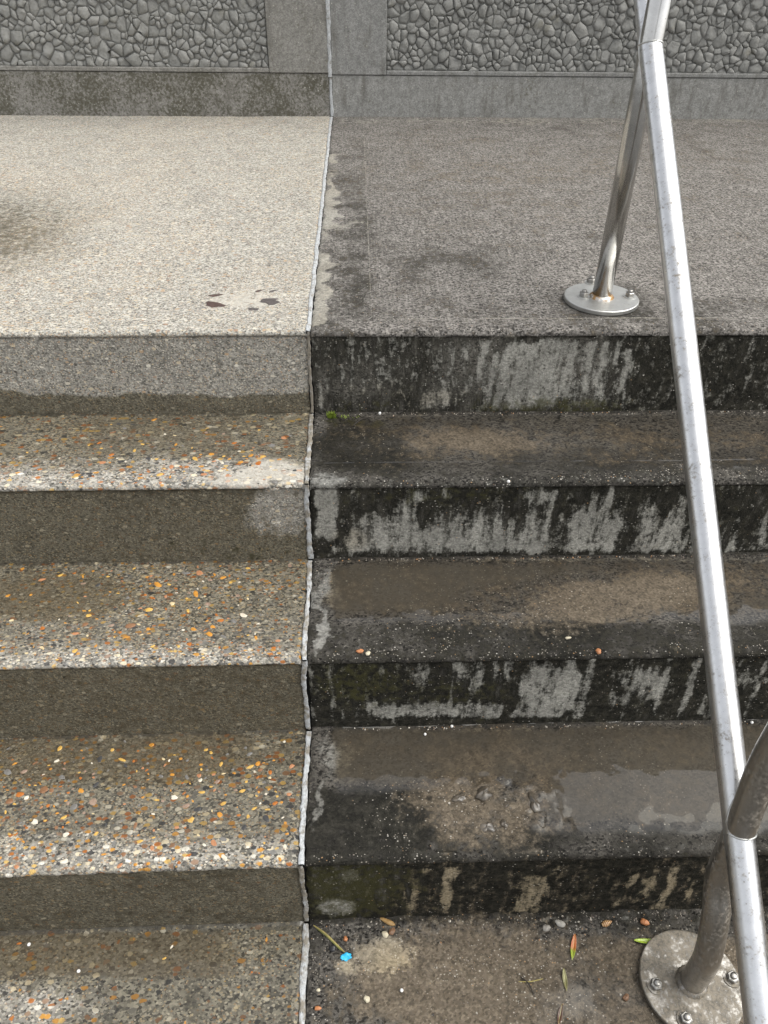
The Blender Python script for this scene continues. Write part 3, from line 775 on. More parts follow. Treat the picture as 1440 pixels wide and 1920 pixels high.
for side in 'LR':
    rs = random.Random(5 if side == 'L' else 9)
    s = -1 if side == 'L' else 1
    xe = xj(WALL_Y) + s * GAP                              # joint edge
    xf = -0.305 if side == 'L' else 0.132                  # frame / panel edge
    xo = s * 3.2
    w = empty('boundary_wall', (s * 1.2, WALL_Y, 0), 'stone faced wall panel with algae spotted plinth left of the joint' if side == 'L' else
              'stone faced wall panel with clean grey plinth right of the joint, behind the railing', 'wall')
    zp = ZP[side]
    lo, hi = (xo, xe) if side == 'L' else (xe, xo)
    link_mesh('plinth', box_mesh('plinth', lo, hi, WALL_Y - 0.002, WALL_Y + 0.2, -0.05, zp - 0.0015, 0.003), M['plinth_' + side], w)
    # smooth frame: pilaster beside the joint, sill strip under the stones, coping rail above
    fy = WALL_Y - 0.006
    a, b = (xf, xe) if side == 'L' else (xe, xf)
    link_mesh('pilaster', box_mesh('pilaster', a, b, fy, WALL_Y + 0.2, zp, WALL_TOP, 0.003), M['frame_' + side], w)
    a, b = (xo, xf - 0.0005) if side == 'L' else (xf + 0.0005, xo)
    link_mesh('sill_strip', box_mesh('sill_strip', a, b, fy + 0.0008, WALL_Y + 0.2, zp, zp + 0.015, 0.003), M['frame_' + side], w)
    link_mesh('top_rail', box_mesh('top_rail', a, b, fy + 0.0008, WALL_Y + 0.2, WALL_TOP - 0.09, WALL_TOP, 0.003), M['frame_' + side], w)
    link_mesh('mortar_bed', box_mesh('mortar_bed', a, b, WALL_Y + 0.008, WALL_Y + 0.19, zp + 0.014, WALL_TOP - 0.089, 0), M['mortar'], w)
    link_mesh('coping', box_mesh('coping', lo, hi, WALL_Y - 0.03, WALL_Y + 0.23, WALL_TOP + 0.001, WALL_TOP + 0.06, 0.006), M['frame_' + side], w)
    cells = stone_cells(min(a, b) if side == 'R' else -2.6, 2.6 if side == 'R' else xf, zp + 0.013, WALL_TOP - 0.09, 0.0275, rs)
    vis = []; rest_v, rest_f = [], []
    for (x, z, poly) in cells:
        u, v = project((x, WALL_Y, z))
        (vis if (-15 < u < 1455 and v > -15) else rest_v.append(None) or []).append((x, z, poly)) if (-15 < u < 1455 and v > -15) else None
    rest_v = []
    vset = set((c[0], c[1]) for c in vis)
    vis.sort(key=lambda c: -len(c[2]) * 0 - max(abs(p[0] - c[0]) for p in c[2]))
    ind = set((c[0], c[1]) for c in vis[:298])
    for (x, z, poly) in cells:
        V_, F_ = stone_geo(x, z, poly, rs, WALL_Y + 0.008)
        if (x, z) in ind:
            link_mesh('stone', mesh('stone', V_, F_), M['stone'], w)
        else:
            k = len(rest_v); rest_v += V_; rest_f += [tuple(i + k for i in f_) for f_ in F_]
    tag(link_mesh('small_stones', mesh('small_stones', rest_v, rest_f), M['stone'], w), kind='stuff')

# ------------------------------------------------------------------ joint sealant
g = G('weathered white sealant')
P = g.pos()
dirt = g.attr('m1')[0]
n1, n2 = g.noise(P, 60, 5, 0.6), g.noise(P, 300, 4, 0.6)
c = g.mix(g.rng(n2, 0.3, 0.7), (0.36, 0.375, 0.385), (0.50, 0.515, 0.525))
c = g.mix(g.ragged(dirt, n1, 2.4, 0.3), c, g.mix(n2, (0.13, 0.115, 0.09), (0.30, 0.27, 0.22)))
cr = g.rng(g.m('ABSOLUTE', g.m('SUBTRACT', g.noise(g.scale(P, (1, 0.25, 0.25)), 130, 3, 0.5, 0.5), 0.5)), 0.012, 0.0)
c = g.mix(g.m('MULTIPLY', cr, 0.7), c, (0.05, 0.045, 0.04))
g.bsdf(Base_Color=c, Roughness=0.6, Normal=g.bump(g.m('SUBTRACT', g.m('ADD', n2, n1), cr), 0.5, 0.002))
M['sealant'] = g.mat
g = G('black joint filler')
g.bsdf(Base_Color=(0.012, 0.011, 0.01), Roughness=0.95)
M['filler'] = g.mat
js = empty('joint_sealant', (xj(NY[3]), NY[3], LZ[4]), 'white weathered sealant strip running down the joint between the flights', 'sealant')
def strip(name, A, B, nrm, w0, dirt, seed, lift=0.0012, bulge=None, wob=1.0):
    """ribbon from A to B (points on the joint), wavering in width"""
    A, B = np.array(A, float), np.array(B, float); nrm = np.array(nrm, float)
    n = max(8, int(np.linalg.norm(B - A) / 0.004))
    t = np.linspace(0, 1, n)
    P0 = A + (B - A) * t[:, None]
    s_ = np.linalg.norm(B - A) * t
    cw = (fbm(s_ * 22, s_ * 0 + seed, 41) - 0.5) * 0.006 * wob - 0.0012
    wl = w0 * (0.35 + 1.15 * fbm(s_ * 30, s_ * 0 + seed, 43)) + (fbm(s_ * 160, s_ * 0 + seed, 44, 2) - 0.5) * 0.0035
    wr = w0 * (0.35 + 1.15 * fbm(s_ * 30, s_ * 0 + seed, 45)) + (fbm(s_ * 160, s_ * 0 + seed, 46, 2) - 0.5) * 0.0035
    if bulge is not None:
        q = np.exp(-((t - bulge[0]) / bulge[1]) ** 2); wr = wr + q * bulge[2]; 
    rows = []
    for k, off in enumerate((-1, -0.8, -0.3, 0.3, 0.8, 1)):
        wid = np.where(off < 0, wl, wr) * abs(off) * np.sign(off)
        h = lift * (1.0 if abs(off) < 0.9 else -3.0) + (fbm(s_ * 120, s_ * 0 + k * 3.3 + seed, 47, 2) - 0.5) * 0.0026 * (abs(off) < 0.9)
        Q = P0 + nrm * h[:, None]
        Q[:, 0] += cw + wid
        rows.append(Q)
    Pm = np.stack(rows, 0)
    dm = np.zeros(Pm.shape); dm[..., 0] = dirt
    me = grid_mesh(name, Pm, None, {'m1': dm}, flip=False)
    return link_mesh(name, me, M['sealant'], js)
zpl = 0.145
strip('sealant_strip', (xj(WALL_Y) - 0.002, WALL_Y - 0.006, 1.08), (xj(WALL_Y), WALL_Y - 0.006, zpl - 0.01), (0, -1, 0), 0.0078, 0.25, 1)
strip('sealant_strip', (xj(WALL_Y), WALL_Y - 0.003, zpl - 0.012), (xj(WALL_Y) + 0.003, WALL_Y - 0.003, 0.002), (0, -1, 0), 0.0062, 0.2, 2, bulge=(0.85, 0.12, 0.003))
strip('sealant_strip', (xj(WALL_Y), WALL_Y - 0.012, 0.0), (xj(0), 0.001, -0.002), (0, 0, 1), 0.0052, 0.24, 3, wob=0.5)
spec = [(0, 0.0034, 0.80, 0.0046, 0.74), (1, 0.0050, 0.46, 0.0046, 0.50), (2, 0.0050, 0.46, 0.0054, 0.34), (3, 0.0042, 0.60, 0.0052, 0.48)]
for i, wr_, dr, wt, dt in spec:
    strip('sealant_strip', (xj(NY[i]), NY[i] - 0.001, LZ[i] - 0.0015), (xj(NY[i]) + 0.001, NY[i] + BAT, LZ[i + 1] + 0.003), (0, -1, 0.05), wr_, dr, 10 + i, lift=0.0005)
    yb = NY[i + 1] - 0.0005 if i < 3 else -1.6
    strip('sealant_strip', (xj(NY[i]), NY[i] + BAT - 0.004, LZ[i + 1] + 0.002), (xj(yb), yb, LZ[i + 1] + 0.001), (0, 0, 1), wt, dt, 20 + i, lift=0.0006, bulge=(0.06, 0.03, 0.008) if i == 3 else None)
# dark filler at the bottom of the gap
fv, ff = [], []
path = [(WALL_Y + 0.01, 1.08), (WALL_Y + 0.01, -0.012)]
for i in range(4):
    path += [(NY[i] + 0.012, LZ[i] - 0.012), (NY[i] + BAT + 0.012, LZ[i + 1] - 0.012)]
path += [(-2.6, LZ[4] - 0.012)]
for (y, z) in path:
    fv += [(xj(y) - 0.02, y, z), (xj(y) + 0.02, y, z)]
for k in range(len(path) - 1): ff.append((2 * k, 2 * k + 1, 2 * k + 3, 2 * k + 2))
link_mesh('joint_filler', mesh('joint_filler', fv, ff, False), M['filler'], js)

# ------------------------------------------------------------------ exposed pebbles of the left treads
g = G('river pebble')
P = g.pos()
oi = g.node('ShaderNodeObjectInfo').outputs['Random']
n1 = g.noise(P, 200, 4, 0.6)
c = g.ramp(oi, [(0.0, (0.38, 0.13, 0.025)), (0.13, (0.50, 0.235, 0.04)), (0.28, (0.55, 0.345, 0.09)), (0.41, (0.58, 0.47, 0.28)), (0.46, (0.17, 0.165, 0.155)),
                (0.60, (0.055, 0.055, 0.056)), (0.70, (0.22, 0.115, 0.06)), (0.78, (0.62, 0.57, 0.47)), (0.86, (0.28, 0.20, 0.15)), (0.93, (0.42, 0.20, 0.10))], True)
c = g.mix(g.m('MULTIPLY', g.rng(n1, 0.4, 0.7), 0.5), c, g.mix(1.0, c, (0.5, 0.42, 0.35), 'MULTIPLY'))
g.bsdf(Base_Color=c, Roughness=0.5, Specular_IOR_Level=0.25, Coat_Weight=0.12, Coat_Roughness=0.15, Normal=g.bump(n1, 0.3, 0.001))
M['pebble'] = g.mat
def dome(rs, n=8):
    ph = [rs.uniform(0.6, 1.15) for _ in range(n)]
    vs_ = []
    for (rr, h) in ((1.0, -0.25), (0.86, 0.16), (0.5, 0.26)):
        for k in range(n):
            a = 2 * math.pi * k / n
            vs_.append((math.cos(a) * rr * ph[k], math.sin(a) * rr * ph[k], h * rs.uniform(0.85, 1.1)))
    vs_.append((0, 0, 0.28))
    fs = []
    for r_ in range(2):
        for k in range(n):
            j = (k + 1) % n
            fs.append((r_ * n + k, r_ * n + j, (r_ + 1) * n + j, (r_ + 1) * n + k))
    for k in range(n): fs.append((2 * n + k, 2 * n + (k + 1) % n, 3 * n))
    return vs_, fs
prs = random.Random(3)
pebble_meshes = []
for k in range(12):
    V_, F_ = dome(prs)
    me = mesh('pebble', V_, F_); me.materials.append(M['pebble'])
    pebble_meshes.append(me)
step_objs = {}
for o in flights['L'].children:
    if o.name.startswith('step'): step_objs[len(step_objs) + 1] = o
def scatter_pebbles(parent, i, count, y0, y1, dens, rmin=0.0036, rmax=0.0095, xa=-0.72):
    placed = []; tries = 0
    while len(placed) < count and tries < count * 40:
        tries += 1
        x = prs.uniform(xa, xj(y0) - 0.022); y = prs.uniform(y0, y1)
        z = LZ[i] + float(level_dz('L', i, x))
        u, v = project((x, y, z))
        if u < -12 or v > 1932: continue
        if prs.random() > dens(u, v): continue
        r_ = rmin + (rmax - rmin) * prs.random() ** 3.4
        if any((x - q[0]) ** 2 + (y - q[1]) ** 2 < (r_ + q[2]) ** 2 * 0.9 for q in placed): continue
        placed.append((x, y, r_))
        o = bpy.data.objects.new('pebble', prs.choice(pebble_meshes))
        COL.objects.link(o)
        o.parent = parent
        e = prs.uniform(0.4, 0.95)
        o.location = (x, y, z - 0.0004)
        o.rotation_euler = (prs.uniform(-.12, .12), prs.uniform(-.12, .12), prs.gauss(0, 0.8))
        o.scale = (r_, r_ * e, min(r_ * 0.5, 0.0034))
scatter_pebbles(step_objs[1], 1, 200, NY[1] + 0.008, NY[0] - 0.02, lambda u, v: 0.5 + 0.5 * (v > 830), 0.004, 0.0095, -0.85)
scatter_pebbles(step_objs[2], 2, 290, NY[2] + 0.008, NY[1] - 0.02, lambda u, v: 0.35 + 0.65 * math.exp(-((v - 1150) / 60) ** 2), 0.0036, 0.0100, -0.75)
scatter_pebbles(step_objs[3], 3, 290, NY[3] + 0.008, NY[2] - 0.02, lambda u, v: 0.25 + 0.75 * (v > 1420), 0.0034, 0.0100)
scatter_pebbles(flights['Lp'], 4, 130, -1.05, NY[3] - 0.02, lambda u, v: 0.35 + 0.65 * (u > 280) * (v < 1860), 0.0028, 0.0065)

# ------------------------------------------------------------------ railing
def steel(name, dirt_amt, base=(0.60, 0.60, 0.59), rough=0.24, dirt_c=((0.10, 0.090, 0.074), (0.22, 0.195, 0.16))):
    g = G(name); P = g.pos()
    n1, n2, n3 = g.noise(P, 40, 6, 0.65), g.noise(P, 190, 4, 0.6), g.noise(P, 9, 3)
    d, k = g.voro(P, 150)
    kk = g.sep(k)
    spk = g.m('MULTIPLY', g.rng(d, g.m('MULTIPLY_ADD', kk[1], 0.2, 0.06), 0.03), g.m('LESS_THAN', kk[0], 0.36))
    dm = g.m('MAXIMUM', g.rng(g.m('ADD', g.m('MULTIPLY', n1, 0.55), g.m('MULTIPLY', n2, 0.45)), 0.62 - dirt_amt * 0.32, 0.74 - dirt_amt * 0.22, 0, 0.92), g.m('MULTIPLY', spk, 0.8))
    met = g.node('ShaderNodeBsdfPrincipled', {'Base Color': g.mix(g.rng(n1, 0.3, 0.7), base, tuple(x * 0.86 for x in base)), 'Metallic': 1.0,
                 'Roughness': g.rng(n2, 0.3, 0.7, rough, rough + 0.10), 'Normal': g.bump(n2, 0.06, 0.001)})
    dr = g.node('ShaderNodeBsdfPrincipled', {'Base Color': g.mix(g.rng(n2, 0.35, 0.65), dirt_c[0], dirt_c[1]), 'Roughness': 0.8, 'Normal': g.bump(n2, 0.5, 0.0015)})
    mixn = g.node('ShaderNodeMixShader', {0: dm, 1: met.outputs[0], 2: dr.outputs[0]})
    g.t.links.new(mixn.outputs[0], g.out.inputs[0])
    return g.mat
M['rail'] = steel('brushed stainless rail', 0.30, (0.72, 0.725, 0.73), 0.27)
M['post'] = steel('stainless post', 0.04, (0.56, 0.55, 0.53), 0.14)
M['post_dirty'] = steel('mud stained stainless post', 0.50, (0.50, 0.48, 0.45), 0.30)
M['plate'] = steel('dull zinc plate', 0.10, (0.58, 0.58, 0.56), 0.42)
M['plate_dirty'] = steel('mud stained plate', 0.95, (0.45, 0.43, 0.40), 0.4, ((0.045, 0.038, 0.027), (0.17, 0.145, 0.108)))
M['nut'] = steel('dull bolt steel', 0.25, (0.36, 0.35, 0.33), 0.35)
g = G('heat tinted weld')
P = g.pos()
g.bsdf(Base_Color=g.mix(g.rng(g.noise(P, 70, 4), 0.45, 0.6), (0.36, 0.22, 0.10), (0.55, 0.54, 0.52)), Metallic=0.8, Roughness=0.4, Normal=g.bump(g.noise(P, 260, 3), 0.6, 0.002))
M['weld'] = g.mat

def tube_mesh(name, pts, rad, seg=40, cap=True, sub=0):
    pts = [Vector(p) for p in pts]
    vs_, fs = [], []
    ref = Vector((1, 0, 0))
    for i, p in enumerate(pts):
        t = (pts[min(i + 1, len(pts) - 1)] - pts[max(i - 1, 0)]).normalized()
        u = ref - t * ref.dot(t)
        if u.length < 1e-3: u = Vector((0, 1, 0))
        u.normalize(); w = t.cross(u)
        rr = rad[i] if isinstance(rad, (list, tuple)) else rad
        for k in range(seg):
            a = 2 * math.pi * k / seg
            vs_.append(p + (u * math.cos(a) + w * math.sin(a)) * rr)
    for i in range(len(pts) - 1):
        for k in range(seg):
            j = (k + 1) % seg
            fs.append((i * seg + k, i * seg + j, (i + 1) * seg + j, (i + 1) * seg + k))
    if cap:
        fs.append(tuple(reversed(range(seg)))); fs.append(tuple(range((len(pts) - 1) * seg, len(pts) * seg)))
    return mesh(name, vs_, fs)
def spline(pts, n=10):
    pts = [Vector(p) for p in pts]; out = []
    for i in range(len(pts) - 1):
        p0, p1, p2, p3 = pts[max(i - 1, 0)], pts[i], pts[i + 1], pts[min(i + 2, len(pts) - 1)]
        for k in range(n):
            t = k / n
            out.append(0.5 * ((2 * p1) + (-p0 + p2) * t + (2 * p0 - 5 * p1 + 4 * p2 - p3) * t * t + (-p0 + 3 * p1 - 3 * p2 + p3) * t ** 3))
    out.append(pts[-1])
    return out
RX = 0.5235
TUBE = 0.0196
def rx(u, v, x=RX): return Vector(on_plane(u, v, 0, x))
rl = empty('stair_railing', (RX, -0.4, LZ[2]), 'stainless steel tube railing bolted to the right flight', 'railing')
UPB = Vector((0.516, 0.135, 0.0))                          # foot of the upper post
LPB = Vector((0.530, -0.900, LZ[4] + 0.005))
railA, railB = rx(1229, 95), rx(1422, 1890)
dirr = (railB - railA).normalized()
railA.x = UPB.x
topend = railA - dirr * 0.42
rail_pts = [railB + dirr * 0.55, railB, railA, topend] 
rail_pts += [topend + Vector((0, 0.06, 0.035)), topend + Vector((0, 0.14, 0.05)), topend + Vector((0, 1.0, 0.05))]
link_mesh('rail', tube_mesh('rail', [rail_pts[0], rail_pts[1]] + [railB + (railA - railB) * k / 12 for k in range(1, 13)] + [topend] + rail_pts[4:], TUBE * 1.02), M['rail'], rl)
POST_TOP = 1.06
p1 = link_mesh('post', tube_mesh('post', [UPB + Vector((0, 0, 0.016)), UPB + Vector((0, 0, 0.3)), UPB + Vector((0, 0, POST_TOP))], TUBE), M['post'], rl)
lp = [LPB + Vector((0, 0, 0.008)), rx(1325, 1797, 0.530), rx(1342, 1718, 0.528), rx(1351, 1640, 0.526), rx(1388, 1555, 0.524), rx(1432, 1440, 0.524)]
lp.append(lp[-1] + Vector((0, 0.0, 0.12))); lp.append(lp[-1] + Vector((0, 0.0, 0.38)))
p2 = link_mesh('post', tube_mesh('post', spline(lp), TUBE * 1.02), M['post_dirty'], rl)
p2['label'] = 'mud stained bent lower post'
hr0, hr1 = Vector((0.524, lp[-1].y, lp[-1].z)), UPB + Vector((0, 0, POST_TOP))
hd = (hr0 - hr1).normalized()
link_mesh('handrail', tube_mesh('handrail', [hr0 + hd * 0.4, hr0, hr1, hr1 + Vector((0, 0.1, 0.02)), hr1 + Vector((0, 1.0, 0.02))], TUBE), M['rail'], rl)

def lathe(name, prof, seg=48, smooth=True):
    vs_, fs = [], []
    for (r_, z) in prof:
        for k in range(seg):
            a = 2 * math.pi * k / seg; vs_.append((r_ * math.cos(a), r_ * math.sin(a), z))
    for i in range(len(prof) - 1):
        for k in range(seg):
            j = (k + 1) % seg; fs.append((i * seg + k, i * seg + j, (i + 1) * seg + j, (i + 1) * seg + k))
    fs.append(tuple(range((len(prof) - 1) * seg, len(prof) * seg)))
    return mesh(name, vs_, fs, smooth)
def child_at(name, me, mat, parent, loc, rz=0.0):
    o = bpy.data.objects.new(name, me); COL.objects.link(o)
    if not me.materials: me.materials.append(mat)
    o.parent = parent; o.location = loc; o.rotation_euler = (0, 0, rz)
    if parent.type == 'EMPTY': o.location = Vector(loc) - parent.location
    return o
def plate(base, radius, mat, bolts, dirty):
    th = 0.010
    me = lathe('base_plate', [(radius * 0.99, 0.0005), (radius, 0.002), (radius, th - 0.0012), (radius - 0.0012, th), (radius * 0.97, th + 0.0001), (radius * 0.5, th + 0.0001), (0.001, th + 0.0001)], 96)
    for p_ in me.polygons: p_.use_smooth = abs(p_.normal.z) < 0.5 and False
    pl = child_at('base_plate', me, mat, rl, base)
    nutm = lathe('nut', [(0.0092, 0.0), (0.0095, 0.0008), (0.0095, 0.0068), (0.0080, 0.0080), (0.0045, 0.0081)], 6, False)
    wash = lathe('washer', [(0.0135, 0.0), (0.0138, 0.0006), (0.0135, 0.0018), (0.006, 0.0019)], 32, False)
    stud = lathe('bolt', [(0.0052, 0.0), (0.0052, 0.0035), (0.0044, 0.0046), (0.001, 0.0048)], 20, True)
    for (u, v) in bolts:
        q = Vector(on_plane(u, v, 2, base[2] + th)) - Vector(base)
        tw = random.uniform(0, 1)
        child_at('washer', wash, M['plate_dirty'] if dirty else M['plate'], pl, (q.x, q.y, th))
        child_at('nut', nutm, M['nut'], pl, (q.x, q.y, th + 0.0018), tw)
        child_at('bolt', stud, M['nut'], pl, (q.x, q.y, th + 0.0098))
    # weld collar round the tube
    vs_, fs = [], []
    seg = 48
    for ring, (rr, h) in enumerate(((TUBE + 0.006, 0.0), (TUBE + 0.0045, 0.003), (TUBE + 0.0005, 0.0068), (TUBE - 0.004, 0.0066))):
        for k in range(seg):
            a = 2 * math.pi * k / seg; w_ = 1 + 0.12 * math.sin(k * 2.4) * (ring in (0, 1))
            r2 = TUBE + (rr - TUBE) * w_
            vs_.append((r2 * math.cos(a), r2 * math.sin(a), h))
    for i in range(3):
        for k in range(seg):
            j = (k + 1) % seg; fs.append((i * seg + k, i * seg + j, (i + 1) * seg + j, (i + 1) * seg + k))
    child_at('weld_bead', mesh('weld_bead', vs_, fs), M['plate_dirty'] if dirty else M['weld'], pl, (0, 0, th))
    return pl
pa = plate((UPB.x, UPB.y, 0.001), 0.0765, M['plate'], [(1094, 556), (1180, 556), (1108, 530)], False)
pb = plate((LPB.x, LPB.y, LZ[4] + 0.002), 0.081, M['plate_dirty'], [(1229, 1848), (1285, 1912), (1372, 1835)], True)
pb['label'] = 'mud stained base plate of the lower post'
# weld where the rail meets the upper post
def weld_ring(P0, axis, rad, tubr, mat, parent):
    axis = axis.normalized(); pts = []
    u = Vector((1, 0, 0)); u = (u - axis * u.dot(axis)).normalized(); w_ = axis.cross(u)
    for k in range(41):
        a = 2 * math.pi * k / 40
        pts.append(P0 + (u * math.cos(a) + w_ * math.sin(a)) * rad)
    return link_mesh('weld_bead', tube_mesh('weld_bead', pts, tubr, 8, False), mat, parent)

def weld_ellipse(C_, a_, b_, r_, mat):
    for sgn in (1, -1):
        m_ = (a_ + b_ * sgn).normalized()
        s_ = r_ / max(0.2, math.sin(a_.angle(m_)))
        pts = [C_ + Vector((1, 0, 0)) * (r_ * math.cos(t)) + m_ * (s_ * math.sin(t)) for t in [2 * math.pi * k / 48 for k in range(49)]]
        link_mesh('weld_bead', tube_mesh('weld_bead', pts, 0.0016, 8, False), mat, rl)
upax = Vector((0, 0, 1))
tz = (UPB.y - railA.y) / dirr.y
weld_ellipse(Vector((UPB.x, UPB.y, railA.z + dirr.z * tz)), upax, dirr, TUBE * 1.02, M['plate'])
pj = lp[4]
tz = (pj.y - railA.y) / dirr.y
weld_ellipse(Vector((pj.x, pj.y, railA.z + dirr.z * tz)), (lp[5] - lp[4]).normalized(), dirr, TUBE * 1.03, M['plate'])
# ------------------------------------------------------------------ small things lying about
def simple_mat(name, col, rough=0.6, var=0.3, sc=80, coat=0.0, sub=None):
    g = G(name); P = g.objc()
    n1 = g.noise(P, sc, 4, 0.6)
    c = g.mix(g.rng(n1, 0.3, 0.7), col, tuple(x * (1 - var) for x in col))
    g.bsdf(Base_Color=c, Roughness=rough, Coat_Weight=coat, Coat_Roughness=0.15, Normal=g.bump(n1, 0.4, 0.001))
    return g.mat
def leaf_mat(name, c0, c1, split=0.5):
    g = G(name); P = g.objc()
    x = g.node('ShaderNodeSeparateXYZ', {0: P})
    n1 = g.noise(P, 250, 4, 0.6)
    f = g.rng(g.m('ADD', x.outputs[0], g.m('MULTIPLY', g.m('SUBTRACT', n1, 0.5), 0.008)), (split - 0.5) * 0.03 - 0.004, (split - 0.5) * 0.03 + 0.004)
    c = g.mix(f, c0, c1)
    vein = g.rng(g.m('ABSOLUTE', x.outputs[1]), 0.0006, 0.0002)
    c = g.mix(g.m('MULTIPLY', vein, 0.4), c, (0.55, 0.52, 0.2))
    c = g.mix(g.m('MULTIPLY', g.rng(n1, 0.5, 0.75), 0.5), c, g.mix(1.0, c, (0.5, 0.45, 0.4), 'MULTIPLY'))
    g.bsdf(Base_Color=c, Roughness=0.4, Coat_Weight=0.2, Coat_Roughness=0.2, Normal=g.bump(n1, 0.25, 0.001))
    return g.mat
def leaf(name, u0, v0, u1, v1, lvl, width, mat, label, cat, curl=0.003, group=None):
    a, b = spot(u0, v0, lvl), spot(u1, v1, lvl)
    L = (b - a).length; rz = math.atan2(b.y - a.y, b.x - a.x)
    vs_, fs = [], []
    n = 16; seg = 6
    for i in range(n + 1):
        t = i / n
        w_ = width * (math.sin(math.pi * min(1, t * 0.93 + 0.03)) ** 0.75) * (1 - 0.25 * t)
        if t > 0.93: w_ *= 0.55
        for k in range(seg + 1):
            s_ = k / seg * 2 - 1
            vs_.append(((t - 0.5) * L, s_ * w_, 0.0016 + abs(s_) * w_ * 0.45 + curl * (2 * t - 1) ** 2 + 0.0006 * math.sin(t * 9 + s_)))
    for i in range(n):
        for k in range(seg):
            q = i * (seg + 1) + k
            fs.append((q, q + seg + 1, q + seg + 2, q + 1))
    o = link_mesh(name, mesh(name, vs_, fs), mat)
    md = o.modifiers.new('thickness', 'SOLIDIFY'); md.thickness = 0.0004
    o.location = (a + b) / 2; o.rotation_euler = (0, 0, rz)
    return tag(o, label, cat, group)
leaf('leaf', 1188, 1765, 1248, 1768, 4, 0.0048, leaf_mat('fresh green leaf', (0.30, 0.42, 0.03), (0.24, 0.38, 0.03)), 'bright green narrow leaf lying beside the lower base plate', 'leaf')
leaf('leaf', 1077, 1753, 1072, 1802, 4, 0.0050, leaf_mat('turning leaf', (0.42, 0.12, 0.03), (0.28, 0.36, 0.04), 0.62), 'leaf half orange and half green lying on brown pavement', 'leaf')
leaf('leaf', 1056, 1818, 1062, 1860, 4, 0.0042, leaf_mat('olive leaf', (0.20, 0.19, 0.08), (0.16, 0.15, 0.07)), 'small dull olive leaf below the orange and green leaf', 'leaf')
leaf('leaf', 1053, 1885, 1046, 1925, 4, 0.0042, leaf_mat('dead leaf', (0.07, 0.035, 0.02), (0.10, 0.05, 0.03)), 'dark reddish dead leaf at the bottom edge', 'leaf')
def lump(name, u, v, lvl, rx_, ry_, h, mat, label, cat, rz=0.0, side='R', seed=0, group=None, sink=0.25, rough=0.22):
    rs = np.random.default_rng(seed + 100)
    seg, rings = 18, 9
    vs_, fs = [], []
    ph = rs.random(6) * 6.28
    for i in range(rings + 1):
        th = math.pi * i / rings
        for k in range(seg):
            a = 2 * math.pi * k / seg
            q = 1 + rough * (0.5 * math.sin(2 * a + ph[0]) + 0.35 * math.sin(3 * a + ph[1] + th) + 0.3 * math.sin(5 * a + ph[2] - 2 * th)) + rough * 0.4 * (rs.random() - 0.5)
            vs_.append((rx_ * math.sin(th) * math.cos(a) * q, ry_ * math.sin(th) * math.sin(a) * q, h * math.cos(th) * (1 + rough * 0.5 * math.sin(3 * a + ph[3]))))
    for i in range(rings):
        for k in range(seg):
            j = (k + 1) % seg
            fs.append((i * seg + j, i * seg + k, (i + 1) * seg + k, (i + 1) * seg + j))
    o = link_mesh(name, mesh(name, vs_, fs), mat)
    o.location = spot(u, v, lvl, side, h * (1 - 2 * sink)); o.rotation_euler = (0, 0, rz)
    return tag(o, label, cat, group)
mud_m = simple_mat('wet brown mud', (0.10, 0.082, 0.060), 0.45, 0.6, 140, 0.6)
for k, (u, v, a, b, h, rz, lab) in enumerate([
        (907, 1490, .017, .011, .008, 0.5, 'largest wet mud clod in the puddle of the lowest tread'),
        (1002, 1508, .009, .017, .005, 0.4, 'long wet mud clod right of the largest clod'),
        (862, 1497, .012, .009, .004, 0.2, 'low mud clod left of the largest clod'),
        (912, 1550, .011, .013, .004, 0.0, 'flat pale mud clod below the largest clod'),
        (945, 1545, .007, .007, .004, 0.7, 'small round mud clod right of the flat pale one'),
        (952, 1513, .010, .006, .004, -0.5, 'small mud clod between the two big clods')]):
    lump('mud_clod', u, v, 3, a, b, h, mud_m, lab, 'mud', rz, seed=k, group='mud clods on the lowest tread', sink=0.35, rough=0.45)
bead_m = simple_mat('white foam', (0.78, 0.77, 0.74), 0.7, 0.08)
for k, (u, v, lvl, sd_, r_, lab) in enumerate([
        (847, 1363, 3, 'R', .0027, 'white foam bead against the third riser right of the joint'),
        (797, 1378, 3, 'R', .0025, 'white foam bead in the puddle left of the mud clods'),
        (1018, 1489, 3, 'R', .0028, 'white foam bead above the long mud clod'),
        (1409, 1356, 3, 'R', .0028, 'white foam bead right of the rail against the third riser'),
        (712, 777, 1, 'R', .0030, 'white foam bead at the foot of the top riser near the moss'),
        (753, 1858, 4, 'R', .0028, 'white foam bead on brown pavement below the sandy patch'),
        (148, 1822, 4, 'L', .0028, 'white foam bead on the wet pavement at lower left'),
        (55, 1772, 4, 'L', .0028, 'white foam bead near the left edge under the lowest riser'),
        (1381, 1836, 4, 'R', .0026, 'white foam bead right of the lower base plate'),
        (953, 905, 1, 'R', .0030, 'white foam bead on the edge of the upper tread')]):
    lump('foam_bead', u, v, lvl, r_, r_, r_, bead_m, lab, 'bead', 0, sd_, 30 + k, 'white foam beads on the steps', 0.05, 0.05)
cream, orange_, brown_ = simple_mat('cream stone', (0.58, 0.52, 0.38), 0.5), simple_mat('orange stone', (0.44, 0.18, 0.07), 0.5), simple_mat('brown stone', (0.20, 0.11, 0.06), 0.5)
